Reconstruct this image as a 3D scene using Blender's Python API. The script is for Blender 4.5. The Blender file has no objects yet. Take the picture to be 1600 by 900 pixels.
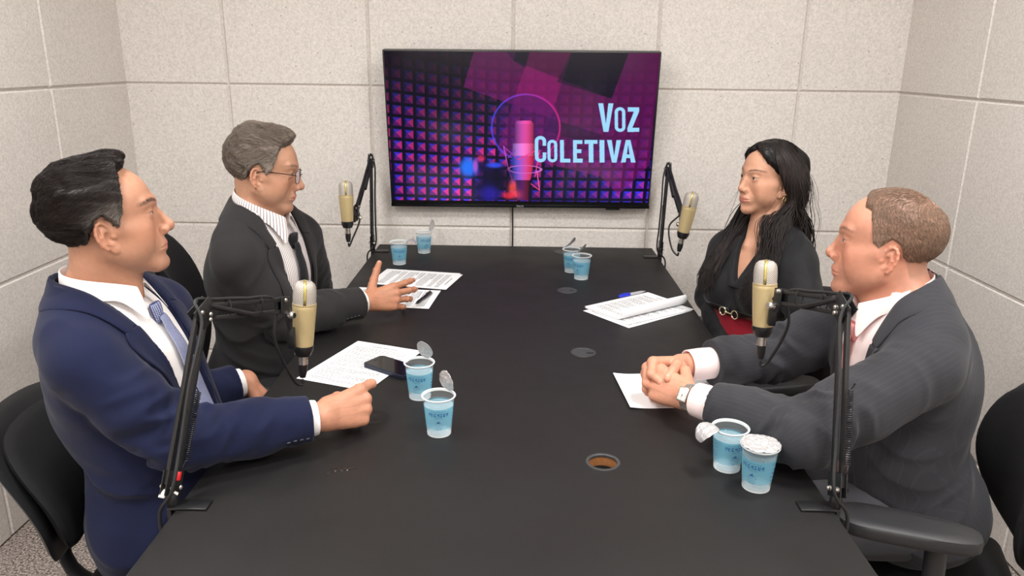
import bpy, math, random
import numpy as np
from mathutils import Vector, Matrix
random.seed(7)
RNG = np.random.default_rng(11)
SC = bpy.context.scene
COL = SC.collection
PI = math.pi
def A(*v): return np.array(v[0] if len(v) == 1 else v, dtype=np.float64)
def unit(v):
    v = np.asarray(v, float); return v/(np.linalg.norm(v)+1e-12)
def srgb(r, g, b):
    f = lambda c: (c/255/12.92) if c/255 <= .04045 else ((c/255+.055)/1.055)**2.4
    return (f(r), f(g), f(b))

# ---------------------------------------------------------------- objects
def link_mesh(name, V, F, mat=None, parent=None, smooth=True, uv=None, colors=None, sharp=None):
    me = bpy.data.meshes.new(name)
    me.from_pydata([tuple(v) for v in np.asarray(V, float)], [], [tuple(int(i) for i in f) for f in F])
    return _finish(name, me, mat, parent, smooth, uv, colors, sharp)
def _finish(name, me, mat, parent, smooth, uv, colors, sharp=None):
    if smooth and len(me.polygons):
        me.polygons.foreach_set('use_smooth', np.ones(len(me.polygons), bool))
    if sharp: me.set_sharp_from_angle(angle=math.radians(sharp))
    if uv is not None:
        L = me.uv_layers.new(name='UVMap'); li = np.zeros(len(me.loops), np.int32); me.loops.foreach_get('vertex_index', li)
        L.data.foreach_set('uv', np.asarray(uv, np.float32)[li].ravel())
    if colors is not None:
        ca = me.color_attributes.new('Col', 'FLOAT_COLOR', 'POINT')
        c = np.ones((len(me.vertices), 4), np.float32); c[:, :np.asarray(colors).shape[1]] = colors
        ca.data.foreach_set('color', c.ravel())
    if mat is not None: me.materials.append(mat)
    me.update()
    o = bpy.data.objects.new(name, me); COL.objects.link(o)
    if parent is not None: o.parent = parent
    return o
def quad_mesh(name, V, Q, mat=None, parent=None, smooth=True, uv=None, colors=None):
    V = np.asarray(V, np.float32); Q = np.asarray(Q, np.int32)
    me = bpy.data.meshes.new(name)
    me.vertices.add(len(V)); me.vertices.foreach_set('co', V.ravel())
    me.loops.add(Q.size); me.loops.foreach_set('vertex_index', Q.ravel())
    me.polygons.add(len(Q)); me.polygons.foreach_set('loop_start', np.arange(0, Q.size, Q.shape[1], dtype=np.int32))
    me.update(calc_edges=True); me.validate()
    return _finish(name, me, mat, parent, smooth, uv, colors)
def empty(name, loc=(0, 0, 0), rz=0):
    o = bpy.data.objects.new(name, None); COL.objects.link(o); o.location = loc; o.rotation_euler = (0, 0, rz)
    o.empty_display_size = .05
    return o
def tag(o, label=None, cat=None, group=None, kind=None):
    if label: o['label'] = label
    if cat: o['category'] = cat
    if group: o['group'] = group
    if kind: o['kind'] = kind
    return o
def thing(name, label, cat, loc=(0, 0, 0), rz=0, group=None): return tag(empty(name, loc, rz), label, cat, group)
def copy_tree(o, parent=None):
    c = o.copy(); COL.objects.link(c)
    if parent is not None: c.parent = parent
    for ch in list(o.children): copy_tree(ch, c)
    return c

class MB:
    """collects shapes that make ONE part"""
    def __init__(s): s.V = []; s.F = []
    def add(s, V, F, M=None):
        V = np.asarray(V, float)
        if M is not None: V = V@np.asarray(M)[:3, :3].T+np.asarray(M)[:3, 3]
        b = sum(len(v) for v in s.V); s.V.append(V); s.F += [tuple(i+b for i in f) for f in F]; return s
    def box(s, c, h, r=0., M=None, seg=2):
        """box with centre c, half sizes h and rounded edges r"""
        bm = __import__('bmesh').new(); import bmesh
        bmesh.ops.create_cube(bm, size=2)
        for v in bm.verts: v.co = Vector((v.co.x*h[0], v.co.y*h[1], v.co.z*h[2]))
        if r > 0: bmesh.ops.bevel(bm, geom=list(bm.edges), offset=r, segments=seg, profile=.5, affect='EDGES')
        bm.verts.index_update()
        V = np.array([v.co[:] for v in bm.verts])+np.asarray(c); F = [[v.index for v in f.verts] for f in bm.faces]; bm.free()
        return s.add(V, F, M)
    def tube(s, pts, rad, n=10, cap=True, M=None, flat=1.0):
        pts = np.asarray(pts, float); m = len(pts)
        rad = np.broadcast_to(np.asarray(rad, float), (m,))
        T = np.gradient(pts, axis=0); T /= np.linalg.norm(T, axis=1)[:, None]+1e-12
        ref = A(0, 0, 1) if abs(T[0][2]) < .9 else A(1, 0, 0)
        N = unit(np.cross(T[0], ref)); V = []; a = np.linspace(0, 2*PI, n, endpoint=False)
        for i in range(m):
            N = unit(N-T[i]*(N@T[i])); B = np.cross(T[i], N)
            V.append(pts[i]+rad[i]*(np.cos(a)[:, None]*N+flat*np.sin(a)[:, None]*B))
        V = np.concatenate(V); F = []
        for i in range(m-1):
            for j in range(n):
                k = (j+1) % n; F.append((i*n+j, i*n+k, (i+1)*n+k, (i+1)*n+j))
        if cap: F.append(tuple(range(n))[::-1]); F.append(tuple((m-1)*n+j for j in range(n)))
        return s.add(V, F, M)
    def lathe(s, prof, n=32, M=None, cap=False):
        prof = np.asarray(prof, float); a = np.linspace(0, 2*PI, n, endpoint=False)
        V = np.concatenate([np.stack([r*np.cos(a), r*np.sin(a), np.full(n, z)], 1) for r, z in prof]); F = []
        for i in range(len(prof)-1):
            for j in range(n):
                k = (j+1) % n; F.append((i*n+j, i*n+k, (i+1)*n+k, (i+1)*n+j))
        if cap: F.append(tuple(range(n))[::-1]); F.append(tuple((len(prof)-1)*n+j for j in range(n)))
        return s.add(V, F, M)
    def prism(s, poly, z0, z1, M=None):
        n = len(poly); V = [(x, y, z0) for x, y in poly]+[(x, y, z1) for x, y in poly]
        F = [tuple(range(n))[::-1], tuple(range(n, 2*n))]+[(i, (i+1) % n, n+(i+1) % n, n+i) for i in range(n)]
        return s.add(V, F, M)
    def build(s, name, mat, parent=None, smooth=True, sharp=40, **k):
        return link_mesh(name, np.concatenate(s.V), s.F, mat, parent, smooth, sharp=sharp if smooth else None, **k)
def frame(o, x=None, y=None, z=None):
    """4x4 with origin o and axes completed from the two given"""
    if z is not None and x is not None: z = unit(z); x = unit(np.asarray(x)-z*(np.asarray(x)@z)); y = np.cross(z, x)
    elif z is not None and y is not None: z = unit(z); y = unit(np.asarray(y)-z*(np.asarray(y)@z)); x = np.cross(y, z)
    elif x is not None and y is not None: x = unit(x); y = unit(np.asarray(y)-x*(np.asarray(y)@x)); z = np.cross(x, y)
    M = np.eye(4); M[:3, 0] = x; M[:3, 1] = y; M[:3, 2] = z; M[:3, 3] = o; return M
def catmull(P, n):
    P = np.asarray(P, float); m = len(P)
    if m == 2:
        t = np.linspace(0, 1, n)[:, None]; return P[0]*(1-t)+P[1]*t
    Q = np.concatenate([[2*P[0]-P[1]], P, [2*P[-1]-P[-2]]])
    u = np.linspace(0, m-1-1e-9, n); i = u.astype(int); t = (u-i)[:, None]
    p0, p1, p2, p3 = Q[i], Q[i+1], Q[i+2], Q[i+3]
    return .5*((2*p1)+(-p0+p2)*t+(2*p0-5*p1+4*p2-p3)*t**2+(-p0+3*p1-3*p2+p3)*t**3)

# ---------------------------------------------------------------- signed distance sculpting
def smin(a, b, k):
    h = np.clip(.5+.5*(b-a)/k, 0, 1); return b+(a-b)*h-k*h*(1-h)
def smax(a, b, k): return -smin(-a, -b, k)
def s_sph(p, c, r): return np.linalg.norm(p-np.asarray(c, p.dtype), axis=-1)-r
def s_ell(p, c, r, R=None):
    q = p-np.asarray(c, p.dtype)
    if R is not None: q = q@np.asarray(R, p.dtype)
    r = np.asarray(r, p.dtype); k0 = np.linalg.norm(q/r, axis=-1); k1 = np.linalg.norm(q/(r*r), axis=-1)
    return k0*(k0-1)/np.maximum(k1, 1e-6)
def s_cap(p, a, b, ra, rb=None):
    rb = ra if rb is None else rb
    a = np.asarray(a, p.dtype); b = np.asarray(b, p.dtype); ba = b-a; pa = p-a
    h = np.clip((pa@ba)/max(ba@ba, 1e-12), 0, 1)
    return np.linalg.norm(pa-h[..., None]*ba, axis=-1)-(ra+(rb-ra)*h)
def s_box(p, c, h, r, R=None):
    q = p-np.asarray(c, p.dtype)
    if R is not None: q = q@np.asarray(R, p.dtype)
    q = np.abs(q)-(np.asarray(h, p.dtype)-r)
    return np.linalg.norm(np.maximum(q, 0), axis=-1)+np.minimum(q.max(-1), 0)-r
def s_chain(p, P, R, k):
    d = None
    for i in range(len(P)-1):
        e = s_cap(p, P[i], P[i+1], R[i], R[i+1]); d = e if d is None else smin(d, e, k)
    return d
_perm = RNG.random((32, 32, 32)).astype(np.float32)
def vnoise(p):
    """value noise in [-1,1]"""
    p = np.asarray(p, np.float32); i = np.floor(p).astype(np.int32); f = p-i; f = f*f*(3-2*f); i &= 31; j = (i+1) & 31
    g = lambda a, b, c: _perm[a[..., 0] if a is i else j[..., 0], (i if b is i else j)[..., 1], (i if c is i else j)[..., 2]]
    x, y, z = f[..., 0], f[..., 1], f[..., 2]
    c00 = g(i, i, i)*(1-x)+g(j, i, i)*x; c10 = g(i, j, i)*(1-x)+g(j, j, i)*x
    c01 = g(i, i, j)*(1-x)+g(j, i, j)*x; c11 = g(i, j, j)*(1-x)+g(j, j, j)*x
    return ((c00*(1-y)+c10*y)*(1-z)+(c01*(1-y)+c11*y)*z)*2-1
def sdf_mesh(f, lo, hi, h, refine=1, chunk=300000, marg=1.7):
    """surface nets on a block-sparse grid; returns vertices and quads"""
    lo = np.asarray(lo, float); hi = np.asarray(hi, float); B = 8
    nb = np.maximum(1, np.ceil((hi-lo)/(h*B)).astype(int)); n = nb*B+1
    bc = np.stack(np.meshgrid(*[np.arange(k) for k in nb], indexing='ij'), -1)
    cen = (lo+(bc+.5)*B*h).astype(np.float32)
    dc = f(cen.reshape(-1, 3)).reshape(nb)
    act = np.abs(dc) < B*h*.87*marg
    D = np.where(dc < 0, -1., 1.).astype(np.float32)
    D = np.repeat(np.repeat(np.repeat(D, B, 0), B, 1), B, 2); D = np.pad(D, ((0, 1),)*3, mode='edge')
    Mk = np.repeat(np.repeat(np.repeat(act, B, 0), B, 1), B, 2); Mk = np.pad(Mk, ((0, 1),)*3, mode='constant')
    E = Mk.copy()
    for ax in range(3):
        s1 = [slice(None)]*3; s2 = [slice(None)]*3; s1[ax] = slice(1, None); s2[ax] = slice(None, -1)
        t = E.copy(); t[tuple(s1)] |= E[tuple(s2)]; E = t
    idx = np.argwhere(E); P = (lo+idx*h).astype(np.float32)
    vals = np.concatenate([f(P[a:a+chunk]) for a in range(0, len(P), chunk)]).astype(np.float32)
    D[E] = vals
    I = D < 0
    cnt = np.zeros(n-1, np.int8)
    cs = [(i, j, k) for i in (0, 1) for j in (0, 1) for k in (0, 1)]
    sl = lambda c: tuple(slice(c[a], c[a]+n[a]-1) for a in range(3))
    for c in cs: cnt += I[sl(c)]
    cells = np.argwhere((cnt > 0) & (cnt < 8))
    cid = np.full(n-1, -1, np.int64); cid[tuple(cells.T)] = np.arange(len(cells))
    acc = np.zeros((len(cells), 3)); num = np.zeros(len(cells))
    for a in cs:
        for ax in range(3):
            if a[ax]: continue
            b = list(a); b[ax] = 1
            da = D[tuple((cells+a).T)]; db = D[tuple((cells+b).T)]
            m = (da < 0) != (db < 0); t = np.where(m, da/np.where(m, da-db, 1), 0)
            q = np.tile(np.array(a, float), (len(cells), 1)); q[:, ax] = t
            acc[m] += q[m]; num += m
    V = lo+(cells+acc/num[:, None])*h
    Q = []
    for ax in range(3):
        u, v = (ax+1) % 3, (ax+2) % 3
        s1 = [slice(1, -1)]*3; s2 = [slice(1, -1)]*3; s1[ax] = slice(0, n[ax]-1); s2[ax] = slice(1, n[ax])
        a = I[tuple(s1)]; b = I[tuple(s2)]
        e = np.argwhere(a != b)
        if not len(e): continue
        fl = a[tuple(e.T)]
        off = np.ones(3, int); off[ax] = 0
        e = e+off
        def cc(du, dv):
            g = e.copy(); g[:, u] -= du; g[:, v] -= dv; return cid[tuple(g.T)]
        q = np.stack([cc(1, 1), cc(0, 1), cc(0, 0), cc(1, 0)], 1)
        q[~fl] = q[~fl][:, ::-1]; Q.append(q)
    Q = np.concatenate(Q); Q = Q[(Q >= 0).all(1)]
    for _ in range(refine):
        g = grad(f, V, h*.5); V = V-np.clip(f(V.astype(np.float32)), -h*.6, h*.6)[:, None]*g
    return V, Q
def grad(f, V, e=.001):
    V = np.asarray(V, np.float32); g = np.zeros_like(V)
    for a in range(3):
        d = np.zeros(3, np.float32); d[a] = e; g[:, a] = f(V+d)-f(V-d)
    return g/(np.linalg.norm(g, axis=1)[:, None]+1e-9)
def project(f, V, off=0., it=6):
    V = np.asarray(V, float).copy(); off = np.broadcast_to(off, (len(V),))
    for _ in range(it):
        g = grad(f, V, .003); V -= ((f(V.astype(np.float32))-off)[:, None]*g)*.9
    return V

# ---------------------------------------------------------------- materials
def mat(name): 
    m = bpy.data.materials.new(name); m.use_nodes = True; return m, m.node_tree.nodes, m.node_tree.links, m.node_tree.nodes['Principled BSDF']
def setp(b, **k):
    for n, v in k.items():
        n = n.replace('_', ' ')
        b.inputs[n].default_value = (*v, 1) if isinstance(v, tuple) and len(v) == 3 else v
def plain(name, col, rough=.5, metal=0., spec=.5, bump=None, var=0., **k):
    """principled colour with a procedural grain: bump=(scale, strength), var = value variation"""
    m, N, L, b = mat(name); setp(b, Base_Color=col, Roughness=rough, Metallic=metal, **k); b.inputs['Specular IOR Level'].default_value = spec
    tc = N.new('ShaderNodeTexCoord'); nz = N.new('ShaderNodeTexNoise'); nz.inputs['Scale'].default_value = bump[0] if bump else 60
    nz.inputs['Detail'].default_value = 3; L.new(tc.outputs['Object'], nz.inputs['Vector'])
    if var > 0:
        mx = N.new('ShaderNodeMix'); mx.data_type = 'RGBA'; L.new(nz.outputs['Fac'], mx.inputs['Factor'])
        mx.inputs['A'].default_value = (*[c*(1-var) for c in col], 1); mx.inputs['B'].default_value = (*[min(1, c*(1+var)) for c in col], 1)
        L.new(mx.outputs['Result'], b.inputs['Base Color'])
    if bump:
        bp = N.new('ShaderNodeBump'); bp.inputs['Strength'].default_value = bump[1]; bp.inputs['Distance'].default_value = .002
        L.new(nz.outputs['Fac'], bp.inputs['Height']); L.new(bp.outputs['Normal'], b.inputs['Normal'])
    return m
def attr_mat(name, rough=.5, spec=.5, sss=0., bump=None, **k):
    """principled whose colour is the mesh's own colour attribute (printing, skin tones)"""
    m, N, L, b = mat(name); setp(b, Roughness=rough, **k); b.inputs['Specular IOR Level'].default_value = spec
    at = N.new('ShaderNodeAttribute'); at.attribute_name = 'Col'; L.new(at.outputs['Color'], b.inputs['Base Color'])
    if sss:
        b.inputs['Subsurface Weight'].default_value = sss; b.inputs['Subsurface Radius'].default_value = (.8, .3, .18); b.inputs['Subsurface Scale'].default_value = .006
    if bump:
        tc = N.new('ShaderNodeTexCoord'); nz = N.new('ShaderNodeTexNoise'); nz.inputs['Scale'].default_value = bump[0]; nz.inputs['Detail'].default_value = 4
        L.new(tc.outputs['Object'], nz.inputs['Vector'])
        bp = N.new('ShaderNodeBump'); bp.inputs['Strength'].default_value = bump[1]; bp.inputs['Distance'].default_value = .001
        L.new(nz.outputs['Fac'], bp.inputs['Height']); L.new(bp.outputs['Normal'], b.inputs['Normal'])
    return m
# ================================================================ camera
YAW, PITCH, ROLL, CAM = -.0083, -.2895, .0123, A(.0149, 0, 1.5394)
_f = A(math.sin(YAW)*math.cos(PITCH), math.cos(YAW)*math.cos(PITCH), math.sin(PITCH))
_r = A(math.cos(YAW), -math.sin(YAW), 0); _u = np.cross(_r, _f)
_R = _r*math.cos(ROLL)+_u*math.sin(ROLL); _U = -_r*math.sin(ROLL)+_u*math.cos(ROLL)
cd = bpy.data.cameras.new('camera'); cam = bpy.data.objects.new('camera', cd); COL.objects.link(cam)
cd.lens = 27.0; cd.sensor_width = 36; cd.clip_start = .02
_M = np.eye(4); _M[:3, 0] = _R; _M[:3, 1] = _U; _M[:3, 2] = -_f; _M[:3, 3] = CAM
cam.matrix_world = Matrix(_M.tolist()); SC.camera = cam
vs = SC.view_settings; vs.view_transform = 'Standard'; vs.look = 'None'; vs.gamma = 1; vs.use_curve_mapping = False; vs.exposure = 0.11

# ================================================================ room
XL, XR, YB, YF, ZC = -1.651, 1.602, 3.335, -1.3, 2.75
PAN = .6; ZA = 1.4228; X0 = -.0205
def concrete():
    m, N, L, b = mat('acoustic_board'); setp(b, Roughness=.9); b.inputs['Specular IOR Level'].default_value = .2
    tc = N.new('ShaderNodeTexCoord')
    n1 = N.new('ShaderNodeTexNoise'); n1.inputs['Scale'].default_value = 2.2; n1.inputs['Detail'].default_value = 4
    n2 = N.new('ShaderNodeTexNoise'); n2.inputs['Scale'].default_value = 130; n2.inputs['Detail'].default_value = 3
    vo = N.new('ShaderNodeTexVoronoi'); vo.inputs['Scale'].default_value = 42
    for n in (n1, n2, vo): L.new(tc.outputs['Object'], n.inputs['Vector'])
    c1 = N.new('ShaderNodeMix'); c1.data_type = 'RGBA'; c1.inputs['A'].default_value = (*srgb(212, 206, 200), 1); c1.inputs['B'].default_value = (*srgb(224, 218, 212), 1)
    L.new(n1.outputs['Fac'], c1.inputs['Factor'])
    r2 = N.new('ShaderNodeMapRange'); r2.inputs['From Min'].default_value = .3; r2.inputs['From Max'].default_value = .7; r2.inputs['To Min'].default_value = .84; r2.inputs['To Max'].default_value = 1.08
    L.new(n2.outputs['Fac'], r2.inputs['Value'])
    # sparse dark pits: small cell cores of the cells picked by their random colour
    sp = N.new('ShaderNodeSeparateColor'); L.new(vo.outputs['Color'], sp.inputs['Color'])
    gt = N.new('ShaderNodeMath'); gt.operation = 'GREATER_THAN'; gt.inputs[1].default_value = .86; L.new(sp.outputs['Red'], gt.inputs[0])
    lt = N.new('ShaderNodeMath'); lt.operation = 'LESS_THAN'; lt.inputs[1].default_value = .13; L.new(vo.outputs['Distance'], lt.inputs[0])
    pt = N.new('ShaderNodeMath'); pt.operation = 'MULTIPLY'; L.new(gt.outputs[0], pt.inputs[0]); L.new(lt.outputs[0], pt.inputs[1])
    pm = N.new('ShaderNodeMath'); pm.operation = 'MULTIPLY_ADD'; pm.inputs[1].default_value = -.4; pm.inputs[2].default_value = 1; L.new(pt.outputs[0], pm.inputs[0])
    f = N.new('ShaderNodeMath'); f.operation = 'MULTIPLY'; L.new(r2.outputs[0], f.inputs[0]); L.new(pm.outputs[0], f.inputs[1])
    mx = N.new('ShaderNodeMix'); mx.data_type = 'RGBA'; mx.blend_type = 'MULTIPLY'; mx.inputs['Factor'].default_value = 1
    L.new(c1.outputs['Result'], mx.inputs['A']); L.new(f.outputs[0], mx.inputs['B']); L.new(mx.outputs['Result'], b.inputs['Base Color'])
    bp = N.new('ShaderNodeBump'); bp.inputs['Strength'].default_value = .35; bp.inputs['Distance'].default_value = .002
    L.new(f.outputs[0], bp.inputs['Height']); L.new(bp.outputs['Normal'], b.inputs['Normal'])
    return m
M_WALL = concrete()
def panel_wall(name, us, zs, place, groove=.0085, deep=.011):
    """one wall of chamfered boards; us / zs are the joint positions, place(u, z, d) -> xyz with d the depth behind the face"""
    V = []; F = []
    for i in range(len(us)-1):
        for j in range(len(zs)-1):
            a, b, c, d = us[i], us[i+1], zs[j], zs[j+1]; g = groove
            o = len(V)
            V += [place(*q) for q in ((a, c, deep), (b, c, deep), (b, d, deep), (a, d, deep))]
            V += [place(*q) for q in ((a+g, c+g, 0), (b-g, c+g, 0), (b-g, d-g, 0), (a+g, d-g, 0))]
            F += [(o+4, o+5, o+6, o+7)]+[(o+k, o+(k+1) % 4, o+4+(k+1) % 4, o+4+k) for k in range(4)]
    w = link_mesh(name, V, F, M_WALL, smooth=False); return tag(w, kind='structure')
zs = [0]+[ZA+k*PAN for k in (-2, -1, 0, 1, 2)]+[ZC]
ub = sorted([XL-.02, XR+.02]+[X0+k*PAN for k in range(-2, 3)])
panel_wall('wall_back', ub, zs, lambda u, z, d: (u, YB+d, z))
ul = [YF]+[v for v in [2.79-k*PAN for k in range(7)][::-1]]+[YB+.02]
panel_wall('wall_left', ul, zs, lambda u, z, d: (XL-d, u, z))
ur = [YF]+[v for v in [2.762-k*PAN for k in range(7)][::-1]]+[YB+.02]
panel_wall('wall_right', ur, zs, lambda u, z, d: (XR+d, u, z))
panel_wall('wall_front', ub, zs, lambda u, z, d: (u, YF-d, z))
def carpet():
    m, N, L, b = mat('carpet'); setp(b, Roughness=1.); b.inputs['Specular IOR Level'].default_value = .05
    tc = N.new('ShaderNodeTexCoord'); n = N.new('ShaderNodeTexNoise'); n.inputs['Scale'].default_value = 150; n.inputs['Detail'].default_value = 4
    L.new(tc.outputs['Object'], n.inputs['Vector']); cr = N.new('ShaderNodeValToRGB'); e = cr.color_ramp.elements
    e[0].position = .36; e[0].color = (*srgb(70, 60, 56), 1); e[1].position = .66; e[1].color = (*srgb(188, 176, 168), 1)
    L.new(n.outputs['Fac'], cr.inputs['Fac']); L.new(cr.outputs['Color'], b.inputs['Base Color'])
    bp = N.new('ShaderNodeBump'); bp.inputs['Strength'].default_value = .8; bp.inputs['Distance'].default_value = .004
    L.new(n.outputs['Fac'], bp.inputs['Height']); L.new(bp.outputs['Normal'], b.inputs['Normal']); return m
tag(MB().box(((XL+XR)/2, (YF+YB)/2, -.03), ((XR-XL)/2+.05, (YB-YF)/2+.05, .03)).build('floor', carpet(), smooth=False), kind='structure')
tag(MB().box(((XL+XR)/2, (YF+YB)/2, ZC+.03), ((XR-XL)/2+.05, (YB-YF)/2+.05, .03)).build('ceiling', plain('ceiling_paint', srgb(225, 222, 216), .9), smooth=False), kind='structure')

# ceiling luminaires (outside the frame): round recessed downlights
M_EMIT, N, L, b = mat('lamp_diffuser'); setp(b, Base_Color=(.9, .9, .9), Emission_Color=(1, .93, .85), Emission_Strength=6.0)
M_RIM = plain('white_metal', srgb(235, 235, 235), .4)
def downlight(x, y, power, size=.40):
    ld = bpy.data.lights.new('ceiling_lamp', 'AREA'); ld.shape = 'DISK'; ld.size = size; ld.energy = power; ld.color = (1, .994, .985)
    lo = bpy.data.objects.new('ceiling_lamp', ld); COL.objects.link(lo); lo.location = (x, y, ZC-.03); return lo
for x, y, pw in ((-.95, 1.5, 22), (.95, 1.5, 25), (-.95, .4, 26), (.95, .4, 28), (-.8, -.75, 18), (.8, -.75, 18)):
    downlight(x, y, pw)
SC.cycles.diffuse_bounces = 6; SC.cycles.max_bounces = 14
W = bpy.data.worlds.new('world'); SC.world = W; W.use_nodes = True; W.node_tree.nodes['Background'].inputs['Color'].default_value = (.5, .48, .46, 1); W.node_tree.nodes['Background'].inputs['Strength'].default_value = .25

# ================================================================ table
ZT = .745; TL, TR, YT0, YT1 = -.603, .605, .62, 3.318
def table_mat():
    m, N, L, b = mat('black_laminate'); setp(b, Base_Color=srgb(16, 14, 14)); b.inputs['Specular IOR Level'].default_value = .45
    tc = N.new('ShaderNodeTexCoord'); n = N.new('ShaderNodeTexNoise'); n.inputs['Scale'].default_value = 5; n.inputs['Detail'].default_value = 5; L.new(tc.outputs['Object'], n.inputs['Vector'])
    mr = N.new('ShaderNodeMapRange'); mr.inputs['From Min'].default_value = .3; mr.inputs['From Max'].default_value = .7; mr.inputs['To Min'].default_value = .50; mr.inputs['To Max'].default_value = .62
    L.new(n.outputs['Fac'], mr.inputs['Value']); L.new(mr.outputs[0], b.inputs['Roughness'])
    n2 = N.new('ShaderNodeTexNoise'); n2.inputs['Scale'].default_value = 320; L.new(tc.outputs['Object'], n2.inputs['Vector'])
    bp = N.new('ShaderNodeBump'); bp.inputs['Strength'].default_value = .12; bp.inputs['Distance'].default_value = .001
    L.new(n2.outputs['Fac'], bp.inputs['Height']); L.new(bp.outputs['Normal'], b.inputs['Normal']); return m
M_TAB = table_mat()
table = thing('conference_table', 'long black laminate conference table with round cable grommets, reaching the back wall', 'table', (0, 1.97, 0))
def PX(o, V=0): o.location = (-o.parent.location[0], -o.parent.location[1], -o.parent.location[2]); return o
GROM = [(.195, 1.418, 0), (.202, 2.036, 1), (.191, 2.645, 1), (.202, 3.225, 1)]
def tabletop():
    import bmesh
    mb = MB(); mb.box(((TL+TR)/2, (YT0+YT1)/2, ZT-.0125), ((TR-TL)/2, (YT1-YT0)/2, .0125), .0015)
    o = mb.build('tabletop', M_TAB, None, sharp=30)
    cut = MB()
    for x, y, k in GROM: cut.lathe([(.0315, ZT-.2), (.0315, ZT+.1)], 40, M=frame((x, y, 0), x=(1, 0, 0), y=(0, 1, 0)), cap=True)
    c = cut.build('cutter', None); md = o.modifiers.new('b', 'BOOLEAN'); md.object = c; md.solver = 'EXACT'
    dg = bpy.context.evaluated_depsgraph_get(); me = bpy.data.meshes.new_from_object(o.evaluated_get(dg)); o.modifiers.clear(); o.data = me; me.polygons.foreach_set('use_smooth', np.zeros(len(me.polygons), bool))
    bpy.data.objects.remove(c); o.parent = table; return PX(o)
tabletop()
M_GROM = plain('black_plastic', srgb(56, 56, 58), .5, bump=(400, .1))
M_WOOD = plain('raw_chipboard', srgb(150, 98, 54), .8, bump=(120, .4), var=.3)
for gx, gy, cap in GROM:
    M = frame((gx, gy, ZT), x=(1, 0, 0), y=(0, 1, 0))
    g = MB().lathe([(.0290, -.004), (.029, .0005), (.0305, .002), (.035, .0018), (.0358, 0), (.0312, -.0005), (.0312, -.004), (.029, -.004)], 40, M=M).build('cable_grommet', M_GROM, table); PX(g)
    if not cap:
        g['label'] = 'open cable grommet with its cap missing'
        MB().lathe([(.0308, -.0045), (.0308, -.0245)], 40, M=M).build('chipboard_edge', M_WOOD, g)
        MB().lathe([(.0001, -.075), (.0308, -.075), (.0308, -.0246)], 40, M=M).build('hole_shade', plain('hole_shade_brown', srgb(30, 22, 18), .9), g)  # added dark cup below the through hole; its colour paints the shade inside
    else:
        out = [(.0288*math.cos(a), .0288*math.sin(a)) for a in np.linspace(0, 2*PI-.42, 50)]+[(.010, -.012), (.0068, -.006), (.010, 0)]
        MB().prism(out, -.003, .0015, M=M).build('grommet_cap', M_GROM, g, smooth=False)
        MB().lathe([(.0001, -.02), (.029, -.02)], 40, M=M).build('hole_shade', plain('hole_shade_black', (.004, .004, .004), .9), g)  # added black disc closing the hole: shade under the cap, put into colour
for x in (TL+.2, TR-.2):
    for y in (YT0+.25, (YT0+YT1)/2, YT1-.2):
        PX(MB().box((x, y, (ZT-.025)/2), (.03, .03, (ZT-.025)/2), .004).build('leg', M_GROM, table))
PX(MB().box((0, (YT0+YT1)/2, .42), (.009, 1.1, .2), .002).build('modesty_panel', M_TAB, table))
# spilt water beside the cups and by the sleeve: thin clear drops
M_WET, N, L, b = mat('water_drop'); setp(b, Base_Color=srgb(28, 26, 26), Roughness=.04); b.inputs['Specular IOR Level'].default_value = .6
def puddle(cx, cy, pts, w):
    c = catmull([(cx+x, cy+y, ZT+.0003) for x, y in pts], 22)
    return MB().tube(c, w*(1-.75*np.linspace(-1, 1, 22)**2)*(1+.3*np.sin(np.arange(22)*1.7)), 8, flat=.22).build('spilt_water', M_WET)
tag(puddle(-.336, 1.352, [(-.022, -.004), (-.016, .012), (.0, .02), (.016, .022), (.03, .026)], .006), 'curved streak of spilt water on the black table by the navy sleeve cuff', 'water')
tag(puddle(-.335, 1.575, [(-.03, -.006), (-.0, .002), (.02, .0), (.045, .012)], .003), 'thin wet streak on the black table left of the near water cups', 'water')

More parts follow.
